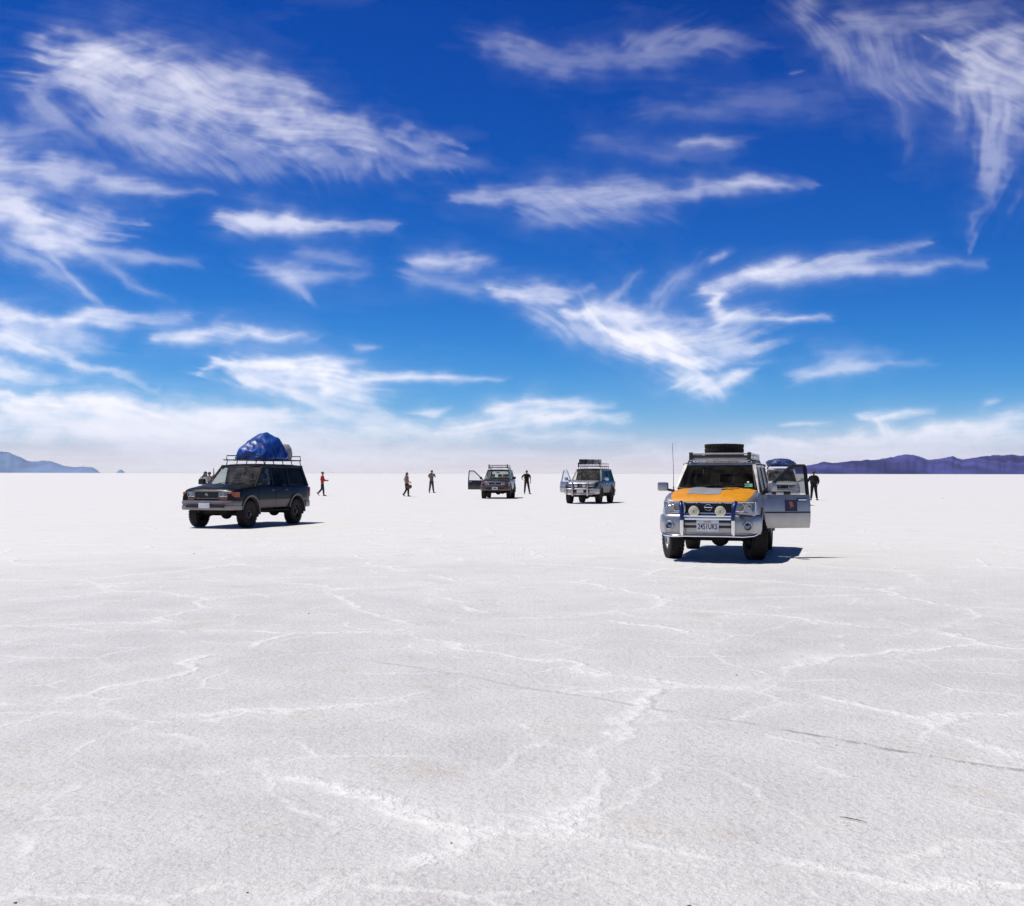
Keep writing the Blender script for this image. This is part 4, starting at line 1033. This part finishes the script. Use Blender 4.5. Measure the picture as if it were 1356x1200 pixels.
def person(px, D, face, H, label, pose, top, legs, shoe='shoe_cloth', hair='hair', long_hair=False, hat=None, sleeves=True, slim=1.0, skirt=False):
    """face: heading in degrees, 0 = towards +x (to the right), -90 = towards the camera"""
    k = H/1.75
    J = {'pelvis': (0, 0, .95), 'spine': (0, 0, 1.12), 'chest': (.01, 0, 1.30), 'neckbase': (0, 0, 1.455), 'neck': (.012, 0, 1.51)}
    for s, n in ((1, 'L'), (-1, 'R')):
        J['hip'+n] = (0, .085*s, .90); J['knee'+n] = (.015, .095*s, .50); J['ank'+n] = (-.01, .10*s, .085); J['toe'+n] = (.14, .115*s, .035)
        J['sho'+n] = (0, .175*s, 1.415); J['elb'+n] = (-.02, .225*s, 1.13); J['wri'+n] = (.04, .235*s, .89); J['han'+n] = (.06, .235*s, .815)
    J['head'] = (.02, 0, 1.62)
    J.update(pose)
    J = {n: Vector(p)*k for n, p in J.items()}
    hd = J['head']; nk = J['neck']
    nodes, idx, edges = [], {}, []
    def N(n, p, r):
        idx[n] = len(nodes); nodes.append((p, tuple(v*k for v in r) if isinstance(r, tuple) else r*k)); return idx[n]
    def E(a, b): edges.append((idx[a], idx[b]))
    N('pelvis', J['pelvis'], .095*slim); N('spine', J['spine'], .085*slim); N('chest', J['chest'], .10*slim); N('neckbase', J['neckbase'], .062); N('neck', nk, .052)
    N('jaw', hd+Vector((.015, 0, -.055))*k, .062); N('skull', hd+Vector((-.002, 0, .02))*k, .088); N('crown', hd+Vector((-.01, 0, .085))*k, .055)
    for a, b in (('pelvis', 'spine'), ('spine', 'chest'), ('chest', 'neckbase'), ('neckbase', 'neck'), ('neck', 'jaw'), ('jaw', 'skull'), ('skull', 'crown')): E(a, b)
    for s, n in ((1, 'L'), (-1, 'R')):
        N('hip'+n, J['hip'+n], .062*slim); N('thigh'+n, (J['hip'+n]+J['knee'+n])/2, .06*slim); N('knee'+n, J['knee'+n], .054); N('calf'+n, J['knee'+n]*.65+J['ank'+n]*.35, .053); N('ank'+n, J['ank'+n], .036); N('toe'+n, J['toe'+n], .03)
        for a, b in (('pelvis', 'hip'+n), ('hip'+n, 'thigh'+n), ('thigh'+n, 'knee'+n), ('knee'+n, 'calf'+n), ('calf'+n, 'ank'+n), ('ank'+n, 'toe'+n)): E(a, b)
        N('sho'+n, J['sho'+n], .055); N('elb'+n, J['elb'+n], .038); N('fore'+n, J['elb'+n]*.7+J['wri'+n]*.3, .037); N('wri'+n, J['wri'+n], .024); N('palm'+n, J['wri'+n].lerp(J['han'+n], .75), .030)
        for a, b in (('neckbase', 'sho'+n), ('sho'+n, 'elb'+n), ('elb'+n, 'fore'+n), ('fore'+n, 'wri'+n), ('wri'+n, 'palm'+n)): E(a, b)
        d = (J['han'+n]-J['wri'+n]).normalized(); side = d.cross(Vector((0, s, 0)));
        side = side.normalized() if side.length > .2 else Vector((1, 0, 0)); curl = d.cross(side)*(-1)
        for q, (off, ln) in enumerate(((-.027, .060), (-.009, .072), (.009, .068), (.027, .052))):
            b = J['wri'+n].lerp(J['han'+n], .95)+side*off*k
            N(f'f{q}a{n}', b+d*.02*k, .0105); N(f'f{q}b{n}', b+d*.02*k+(d*.7+curl*.5)*ln*.5*k, .0095); N(f'f{q}c{n}', b+d*.02*k+(d*.9+curl*.9)*ln*.75*k, .008)
            E('palm'+n, f'f{q}a{n}'); E(f'f{q}a{n}', f'f{q}b{n}'); E(f'f{q}b{n}', f'f{q}c{n}')
        b = J['wri'+n].lerp(J['han'+n], .45)+side*.03*k
        N('ta'+n, b+side*.012*k+d*.012*k, .0115); N('tb'+n, b+side*.025*k+d*.045*k+curl*.01*k, .009); E('palm'+n, 'ta'+n); E('ta'+n, 'tb'+n)
    base = skin('person', nodes, edges)
    for v in base.vertices: v.co = stout(v.co.copy(), k, H)
    mb = MB(); mb.bm.from_mesh(base); bpy.data.meshes.remove(base)
    for s in (-1, 1):
        mb.ball(hd+Vector((.078, .03*s, .012))*k, (.010*k, .014*k, .010*k), 1, 8, 6); mb.ball(hd+Vector((-.005, .086*s, -.0))*k, (.018*k, .012*k, .030*k), 0, 8, 6)
    mb.ball(hd+Vector((.092, 0, -.018))*k, (.018*k, .013*k, .022*k), 0, 8, 6); mb.ball(hd+Vector((.078, 0, -.060))*k, (.008*k, .022*k, .007*k), 1, 8, 5)
    p = obj('person', mb, [MT['skin'], MT['eye']], smooth=180, loc=at(px, D), rot=(0, 0, radians(face)))
    tag(p, label, 'person')
    # clothes: closed layers that follow the body
    def layer(name, spec, ed, mat, root=0):
        me = skin(name, [(J[n] if isinstance(n, str) else Vector(n)*k, r*k) for n, r in spec], ed, root)
        me.materials.clear(); me.materials.append(MT[mat])
        for v in me.vertices: v.co = stout(v.co.copy(), k, H)
        for q in me.polygons: q.use_smooth = True
        return link(name, me, p)
    fl = J['pelvis']/k; mid = (J['pelvis']*.55+J['spine']*.45)/k
    for n in ('L', 'R'):
        J['cuf'+n] = J['wri'+n].lerp(J['elb'+n], .12); J['slv'+n] = J['elb'+n].lerp(J['sho'+n], .15); J['hem'+n] = J['ank'+n].lerp(J['knee'+n], .06)-Vector((0, 0, .02))*k
    sp = [('chest', .152*slim), ('spine', .135*slim), (mid, .142*slim), (tuple(fl-Vector((0, 0, .03))), .15*slim), ('neckbase', .085)]
    ed = [(0, 1), (1, 2), (2, 3), (0, 4)]
    for n in ('L', 'R'):
        i = len(sp)
        if sleeves: sp += [('sho'+n, .080), ('elb'+n, .066), ('cuf'+n, .052)]; ed += [(4, i), (i, i+1), (i+1, i+2)]
        else: sp += [('sho'+n, .078), ('slv'+n, .066)]; ed += [(4, i), (i, i+1)]
    layer('jacket' if sleeves else 'shirt', sp, ed, top)
    sp = [('pelvis', .146*slim), (mid, .130*slim)]; ed = [(0, 1)]
    for n in ('L', 'R'):
        i = len(sp); sp += [('hip'+n, .112*slim), ('knee'+n, .082), ('hem'+n, .066)]; ed += [(0, i), (i, i+1), (i+1, i+2)]
    layer('trousers', sp, ed, legs)
    for n in ('L', 'R'):
        q = MB(); a, b = J['ank'+n], J['toe'+n]; d = (b-a); d.z = min(d.z, 0)*1.0
        rings = []
        for t, hw, hh in ((-.45, .028, .03), (-.3, .040, .05), (0, .043, .058), (.5, .046, .042), (.9, .048, .032), (1.2, .036, .022), (1.32, .015, .010)):
            c = a.lerp(b, t); c.z = max(.0, (a.z-.085*k))+hh*k if abs(a.z/k-.085) < .03 else c.z
            sd = Vector((-d.y, d.x, 0)).normalized()
            rings.append([c+sd*(hw*k*cos(2*pi*i/10))+Vector((0, 0, hh*k*sin(2*pi*i/10))) for i in range(10)])
        q.loft(rings); obj('shoe', q, MT[shoe], p, smooth=60)
    q = MB()
    t = bmesh.new(); bmesh.ops.create_uvsphere(t, u_segments=18, v_segments=12, radius=1)
    dele = [v for v in t.verts if (v.co.x > .35 and v.co.z < .42) or v.co.z < -.45]; bmesh.ops.delete(t, geom=dele, context='VERTS')
    for v in t.verts: v.co *= 1+.05*noise.noise(v.co*3)
    q.add(t, Matrix.Translation(hd+Vector((-.012, 0, .035))*k) @ Matrix.Diagonal((.105*k, .096*k, .105*k, 1)))
    if long_hair:
        rings = []
        for z, rx_, ry_, ox in ((.06, .06, .07, -.03), (-.02, .07, .10, -.05), (-.12, .07, .115, -.07), (-.24, .06, .11, -.085), (-.34, .035, .07, -.09), (-.38, .01, .02, -.085)):
            rings.append([hd+Vector((ox+rx_*cos(2*pi*i/12), ry_*sin(2*pi*i/12)*(1+.1*sin(3*i)), z))*k for i in range(12)])
        q.loft(rings)
    obj('hair', q, MT[hair], p, smooth=60)
    if hat:
        q = MB(); c = hd+Vector((-.005, 0, .075))*k
        q.lathe([(.0005, .075*k), (.06*k, .07*k), (.095*k, .03*k), (.104*k, -.015*k), (.104*k, -.03*k)], c, 'z', 18)
        q.box(c+Vector((.11, 0, -.022))*k, (.10*k, .13*k, .012*k), 0, bev=.005*k)
        obj('cap', q, MT[hat], p, smooth=50)
    if skirt: pass
    return p, {n: (p.matrix_basis @ v) for n, v in J.items()}

# dark-clothed person beside the silver car's open door, back turned, arm reaching left
person(1077.5, 68.6, 72, 1.76, 'person in dark jacket and trousers standing beyond the open silver car door',
       {'elbL': (.02, .27, 1.15), 'wriL': (.14, .33, 1.10), 'hanL': (.19, .36, 1.10), 'elbR': (-.09, -.25, 1.14), 'wriR': (.05, -.19, .96), 'hanR': (.08, -.17, .90),
        'kneeL': (.0, .12, .50), 'ankL': (-.03, .155, .085), 'toeL': (.10, .18, .035), 'kneeR': (.03, -.13, .5), 'ankR': (0, -.19, .085), 'toeR': (.12, -.23, .035)}, 'black_cloth', 'black_cloth', slim=1.28)
# red jacket, walking to the right with hands forward
person(427, 79.5, 2, 1.68, 'person in red jacket and dark cap walking behind the dark green car',
       {'elbL': (.10, .22, 1.16), 'wriL': (.30, .14, 1.13), 'hanL': (.37, .11, 1.14), 'elbR': (.06, -.22, 1.15), 'wriR': (.27, -.12, 1.10), 'hanR': (.34, -.09, 1.11),
        'kneeL': (.06, .09, .50), 'ankL': (.10, .09, .085), 'toeL': (.25, .10, .035), 'kneeR': (-.03, -.09, .50), 'ankR': (-.33, -.09, .19), 'toeR': (-.22, -.10, .06)}, 'red_cloth', 'charcoal_cloth', hat='charcoal_cloth', slim=.95)
# woman with bag, walking right, hand at the bag
pw, jw = person(538.5, 78, -20, 1.68, 'woman with long dark hair, pale top and dark leggings walking with a bag',
       {'elbR': (.05, -.25, 1.14), 'wriR': (.22, -.22, .98), 'hanR': (.27, -.20, .93), 'elbL': (-.05, .24, 1.15), 'wriL': (.12, .22, 1.02), 'hanL': (.19, .20, 1.0),
        'kneeL': (.10, .08, .50), 'ankL': (.10, .08, .085), 'toeL': (.25, .09, .035), 'kneeR': (.03, -.08, .49), 'ankR': (-.22, -.07, .13), 'toeR': (-.09, -.08, .04), 'head': (.05, 0, 1.60)},
       'beige_cloth', 'black_cloth', hair='brown_hair', long_hair=True, slim=1.02)
q = MB(); c = jw['hanR']; yb_ = radians(-20)
f_ = Vector((cos(yb_), sin(yb_), 0))
q.ball(c+f_*.02+Vector((0, 0, -.20)), (.20, .09, .17), 0, 20, 14)
for v in q.bm.verts:
    if v.co.z > c.z-.12: v.co.z = lerp(v.co.z, c.z-.12, .6)
q.tube([c+f_*-.14+Vector((0, 0, -.14)), c+f_*-.05+Vector((0, 0, .0)), c+Vector((0, 0, .012)), c+f_*.06+Vector((0, 0, -.0)), c+f_*.16+Vector((0, 0, -.14))], .012)
tag(obj('shoulder_bag', q, MT['tan_leather']), 'reddish brown bag carried at the hip by the long-haired woman', 'bag')
# man photographing
pm, jm = person(571.5, 93, -52, 1.86, 'person in grey shirt and jeans holding a camera up in front of the chest',
       {'elbL': (.12, .24, 1.20), 'wriL': (.27, .10, 1.36), 'hanL': (.32, .045, 1.40), 'elbR': (.08, -.27, 1.18), 'wriR': (.25, -.12, 1.36), 'hanR': (.31, -.05, 1.40), 'head': (.045, 0, 1.61),
        'kneeL': (.0, .13, .50), 'ankL': (.0, .20, .085), 'toeL': (.12, .24, .035), 'kneeR': (.0, -.13, .50), 'ankR': (-.02, -.19, .085), 'toeR': (.11, -.23, .035)}, 'grey_cloth', 'denim', sleeves=False, slim=.92)
q = MB(); c = (jm['hanL']+jm['hanR'])/2+Vector((cos(radians(-52)), sin(radians(-52)), 0))*.05+Vector((0, 0, .03))
q.box(c, (.06, .13, .085), 0, rot=radians(-52), bev=.012)
Mx = Matrix.Translation(c) @ Matrix.Rotation(radians(-52), 4, 'Z'); t = MB(); t.lathe([(.03, .03), (.034, .09), (.028, .092), (.0005, .085)], (0, 0, 0), 'x', 16); t.bm.transform(Mx); q.add(t.bm)
tag(obj('camera', q, MT['case_dark']), 'small dark camera held by the person in grey shirt', 'camera')
# man with hand on hip
person(697.5, 88, -80, 1.84, 'person in black T-shirt and trousers standing legs apart beside the small dark car',
       {'elbR': (-.06, -.33, 1.17), 'wriR': (.06, -.20, 1.03), 'hanR': (.09, -.14, 1.00), 'elbL': (-.02, .24, 1.13), 'wriL': (.03, .25, .89), 'hanL': (.05, .25, .82),
        'kneeL': (.02, .15, .50), 'ankL': (.0, .23, .085), 'toeL': (.13, .28, .035), 'kneeR': (.0, -.13, .50), 'ankR': (.0, -.16, .085), 'toeR': (.12, -.19, .035)}, 'black_cloth', 'charcoal_cloth', sleeves=False, slim=.95)
# the pair behind the bonnet of the dark car
person(271.5, 60, -60, 1.70, 'dark-haired person in pale patterned top, head bowed, behind the dark green bonnet',
       {'head': (.07, .01, 1.60), 'elbL': (.10, .24, 1.16), 'wriL': (.20, .16, 1.32), 'hanL': (.22, .13, 1.39), 'elbR': (.05, -.24, 1.14), 'wriR': (.2, -.15, 1.05), 'hanR': (.26, -.11, 1.05)}, 'white_cloth', 'denim', sleeves=False, long_hair=True, slim=.95)
person(277.5, 61, -95, 1.66, 'person with one arm raised high behind the dark green bonnet',
       {'elbL': (.03, .27, 1.60), 'wriL': (.05, .26, 1.84), 'hanL': (.06, .255, 1.92), 'elbR': (.06, -.24, 1.16), 'wriR': (.20, -.14, 1.10), 'hanR': (.26, -.10, 1.12)}, 'blue_cloth', 'denim', hair='brown_hair', sleeves=False, slim=.9)

# ------------------------------------------------------------------ the five cars
A = dict(label='silver off-road car with orange bonnet and open front door, nearest of the parked cars', yaw=16.3, front=(3.80, 21.35), paint='silver', hood='orange', hood_panel=True, door=(1, 63),
         door_label='silver front door standing open, dark square sticker under its window', open_glass='door_glass', steer=22, bx=(-.03, -.01), emblem_size=.9, rack_z=.035, WB=2.97, W=.895, zbelt=1.23, zhood=1.135, zcowl=1.34, zroof=1.86, rim='alloy', bulge=.016,
         bumper='silver', bumper_z=(.485, .865), bumper_out=.11, slot=(.62, .79, .43), slot_bar=True, fogs=True, lamp_z=(.90, 1.09), lamp_frame=True, grille_z=(.88, 1.085), grille_w=.44, plate_text='2451UKS', plate_z=.662,
         bullbar='blue', rack='alloy', emblem=True, antenna=True, ws_glass='dark_windscreen', front_glass='tint_glass', mirror='silver', flare='silver', moulding='navy', sticker=True, handle='chrome', seat='cloth', door_frame='black', rack_x=(.32, -1.9, .60), rack_h=.10)
B = dict(label='dark green off-road car carrying a big blue tarpaulin bundle on its roof rack', yaw=17, front=(-8.55, 33.55), paint='green', paint_low='cladding', zsplit=.80, WB=2.85, W=.925, zbelt=1.22, zhood=1.12, zcowl=1.28, zroof=1.89,
         bumper='bumper_grey', bumper_z=(.53, .80), bumper_out=.13, bumper_style='channel', slot=(.60, .68, .62), lamp_z=(.90, 1.06), lamp_y=.66, amber=1, grille_z=(.86, 1.075), grille_w=.40, grille='bumper_grey', plate_z=.66, rack='dark', handle='black', mirror='black', flare='cladding',
         rear_glass='tint_glass', rack_x=(.24, -2.26, .62), seat='cloth2', yroof=.71, dark_pillar=True)
C = dict(label='small dark off-road car in the distance with its passenger door open', yaw=5, front=(-.99, 72.2), paint='graphite', WB=2.85, W=.925, zroof=1.86, zhood=1.10, zcowl=1.26, door=(-1, 82), door_label='dark front door standing open',
         bumper='brown_clad', bumper_style='channel', bumper_z=(.52, .80), slot=(.60, .68, .55), lamp_z=(.90, 1.06), lamp_y=.68, amber=2, grille_w=.42, plate_frame=True, plate_z=.66, rack='mixed', rack_h=.16, rack_x=(.30, -1.9, .60), rear_glass='side_glass', windscreen_glass=True, mirror='black', handle='chrome', open_glass='clear_glass', flare='cladding')
D = dict(label='silver and dark blue off-road car with chrome bull bar and luggage on its rack', yaw=17, front=(3.87, 60.6), paint='navy', hood='pearl', paint_low='brown_clad', zsplit=.86, WB=2.85, W=.925, zroof=1.88, door=(-1, 46), door_label='silver-framed front door standing half open',
         door_frame='pearl', bumper='satin', bumper_z=(.50, .80), bullbar='chrome', lamp_z=(.90, 1.07), lamp_y=.80, rack='mixed', rack_h=.15, rack_x=(.25, -1.9, .60), mirror='pearl', handle='chrome', door_paint='silver', rear_glass='tint_glass', flare='brown_clad', open_glass='clear_glass', plate_z=.66)
E = dict(label='white off-road car half hidden behind the silver car and its open door', yaw=14, front=(13.25, 56), paint='white', WB=2.85, W=.925, zroof=1.88, bumper='white', lamp_z=(.90, 1.07), lamp_y=.80, rack='dark', rack_x=(.25, -1.9, .62), mirror='white')
MT['dark_windscreen'] = glass('dark_windscreen_glass', (.20, .20, .19), .05, .6)
MT['door_glass'] = glass('dim_door_glass', (.36, .37, .36), .05, .5)
MT['clear_glass'] = glass('clear_door_glass', (.86, .90, .9), .05)
for S in (A, B, C, D, E): suv(S)

# ------------------------------------------------------------------ loads on the racks
def bundle(name, S, c, size, mat, label, cat, seed, crease=.10, lump=None, sub=5):
    t = bmesh.new(); bmesh.ops.create_icosphere(t, subdivisions=sub, radius=1)
    for v in t.verts:
        n = v.co.normalized()
        r = 1+.18*noise.noise(n*1.6+Vector((seed, 0, 0)))+crease*(abs(noise.noise(n*3.1+Vector((0, seed, 0))))-.25)+crease*.40*(abs(noise.noise(n*7+Vector((seed, seed, 0))))-.2)+crease*.10*(abs(noise.noise(n*15+Vector((seed, seed, 0))))-.2)
        p = n*r
        if lump: p = lump(p)
        p.z = max(p.z, -.52+.03*noise.noise(n*5)); v.co = Vector((p.x*size[0], p.y*size[1], (p.z+.52)*size[2]))
    q = MB(); q.add(t, S['mat'] @ Matrix.Translation(c)); return q
def tarp_shape(p):
    # tallest behind the middle, sloping down to a fold at the front
    h = lerp(1.06, .42, cl((p.x+.35)/1.25))
    if p.z > -.1: p.z = -.1+(p.z+.1)*h*(1.1-.25*cl((-p.x-.55)/.5))
    p.y *= 1.05; return p
def tarp_bundle(S, c):
    """a sheet pulled tight over piled bags: taut facets between the corners, small wrinkles along them"""
    rnd = random.Random(11); pts = []
    for x, hw, h in ((.90, .30, .30), (.78, .48, .42), (.45, .58, .60), (.12, .60, .76), (-.12, .58, .86), (-.36, .54, .86), (-.60, .58, .82), (-.80, .54, .64), (-.90, .38, .30)):
        for k in range(5):
            a = pi*k/4; e = .80+.22*rnd.random()
            pts.append(Vector((x+rnd.uniform(-.05, .05), hw*cos(a)*(1.06 if k in (0, 4) else e), max(.02, h*sin(a)**.7*e))))
        pts.append(Vector((x, hw*.9, -.02))); pts.append(Vector((x, -hw*.9, -.02)))
    t = bmesh.new()
    for p in pts: t.verts.new(p)
    r = bmesh.ops.convex_hull(t, input=list(t.verts)); bmesh.ops.delete(t, geom=[v for v in t.verts if not v.link_faces], context='VERTS')
    bmesh.ops.triangulate(t, faces=list(t.faces))
    for it in range(4):
        bmesh.ops.subdivide_edges(t, edges=list(t.edges), cuts=1, use_grid_fill=True)
        if it in (1, 2): bmesh.ops.smooth_vert(t, verts=list(t.verts), factor=.5, use_axis_x=True, use_axis_y=True, use_axis_z=True)
        bmesh.ops.triangulate(t, faces=list(t.faces))
    t.normal_update()
    for v in t.verts:
        p = v.co; w = 1-abs(noise.noise(Vector((p.x*2.1+p.z*1.6, p.y*2.1, p.z*1.3))))*2.4; w2 = 1-abs(noise.noise(Vector((p.x*5+p.z*2, p.y*5, p.z*3.5+4))))*2.2
        v.co = p+v.normal*(.040*max(0, w)+.018*max(0, w2)+.03*noise.noise(p*1.7)-.03)
    q = MB(); q.add(t, S['mat'] @ Matrix.Translation(c)); return q
q = tarp_bundle(B, (-.80, .0, B['zk']+.03))
tag(obj('tarpaulin_bundle', q, MT['tarp'], smooth=60), 'large crumpled blue tarpaulin bundle on the dark green car roof', 'bundle')
q = bundle('b', B, (-2.10, .14, B['zk']), (.19, .24, .36), 'bag_grey', '', '', 5, .06, None, 4)
q.lathe([(.0005, 0), (.15, 0), (.15, .10), (.0005, .10)], S['mat'] @ Vector((0, 0, -9)), 'z', 8) if False else None
tag(obj('canvas_sack', q, MT['bag_grey'], smooth=50), 'pale grey sack behind the blue tarpaulin bundle', 'sack')
q = bundle('b', E, (-.55, .0, E['zk']), (1.0, .72, .26), 'navy_bag', '', '', 9, .18, None, 4)
tag(obj('luggage_bundle', q, MT['navy_bag'], smooth=40), 'dark blue luggage bundle on the roof of the half hidden white car', 'bundle')
# spare tyre lying on the silver car's rack
tm, rm = wheel_mesh('steel')
sp = link('spare_tyre', tm); sp.matrix_world = A['mat'] @ Matrix.Translation((-.30, .02, A['zk']+.10+.075)) @ Matrix.Rotation(pi/2, 4, 'X')
tag(sp, 'spare tyre lying flat on the roof rack of the silver car', 'tyre'); link('rim', rm, sp)
# cases on the distant silver and blue car
def case(S, x, y, z, s, mat, name, label, cat):
    q = MB(); q.box((0, 0, s[2]/2), s, 0, bev=.03)
    for t in (-.3, .3): q.box((0, t*s[1], s[2]/2), (s[0]+.012, .03, s[2]+.012), 1, bev=.004)
    q.tube([(s[0]/2+.0, -.07, s[2]*.6), (s[0]/2+.04, -.06, s[2]*.6), (s[0]/2+.04, .06, s[2]*.6), (s[0]/2+.0, .07, s[2]*.6)], .01, 1)
    q.bm.transform(S['mat'] @ Matrix.Translation((x, y, z)))
    tag(obj(name, q, [MT[mat], MT['black']]), label, cat)
zt_ = D['zk']+.10
case(D, .0, -.36, zt_, (.6, .42, .28), 'case_dark', 'suitcase', 'black case on the roof rack of the silver and blue car', 'suitcase')
case(D, .0, .08, zt_, (.6, .34, .27), 'case_grey', 'suitcase', 'grey case next to the black case on the distant roof rack', 'suitcase')
case(D, .0, .42, zt_, (.6, .28, .27), 'bag_grey', 'suitcase', 'pale canvas case at the outer side of the distant roof rack', 'suitcase')

# ------------------------------------------------------------------ bits on the crust
def pebble(px, py, r, seed):
    Dg = FPX*EYE/(py-627); t = bmesh.new(); bmesh.ops.create_icosphere(t, subdivisions=2, radius=1)
    for v in t.verts: v.co *= 1+.35*noise.noise(v.co*1.5+Vector((seed, 0, 0)))
    q = MB(); q.add(t, Matrix.Rotation(seed, 4, 'Z') @ Matrix.Diagonal((r*1.3, r, r*.55, 1)))
    tag(obj('pebble', q, MT['pebble'], loc=at(px, Dg, r*.25)), 'small dark brown pebble lying on the white salt crust', 'pebble', 'pebbles scattered on the salt crust')
for i, (px, py, r) in enumerate(((26, 1193, .006), (331, 1179, .0045), (599, 1114, .005), (410, 813, .009), (975, 893, .007), (912, 1196, .007), (1248, 659, .035), (258, 734, .013), (1106, 985, .0045))):
    pebble(px, py, r, i*1.37)
q = MB(); a, b = at(1110, FPX*EYE/(1080-627)), at(1146, FPX*EYE/(1087-627))
q.tube([a+Vector((0, 0, .006)), a.lerp(b, .3)+Vector((0, .012, .005)), a.lerp(b, .7)+Vector((0, -.006, .009)), b+Vector((0, 0, .004))], [.0012, .0022, .002, .001], 0, 6)
tag(obj('twig', q, MT['twig']), 'thin dry twig lying on the salt crust', 'twig')

# ------------------------------------------------------------------ render settings
SC.render.engine = 'CYCLES'
SC.cycles.max_bounces = 8; SC.cycles.transparent_max_bounces = 24; SC.cycles.volume_bounces = 0; SC.cycles.caustics_reflective = False; SC.cycles.caustics_refractive = False
SC.cycles.sample_clamp_indirect = 6
SC.cycles.use_denoising = True; SC.cycles.denoiser = 'OPENIMAGEDENOISE'; SC.cycles.denoising_input_passes = 'RGB_ALBEDO_NORMAL'
vs = SC.view_settings; vs.view_transform = 'Standard'; vs.look = 'None'; vs.exposure = 0; vs.gamma = 1; vs.use_curve_mapping = False
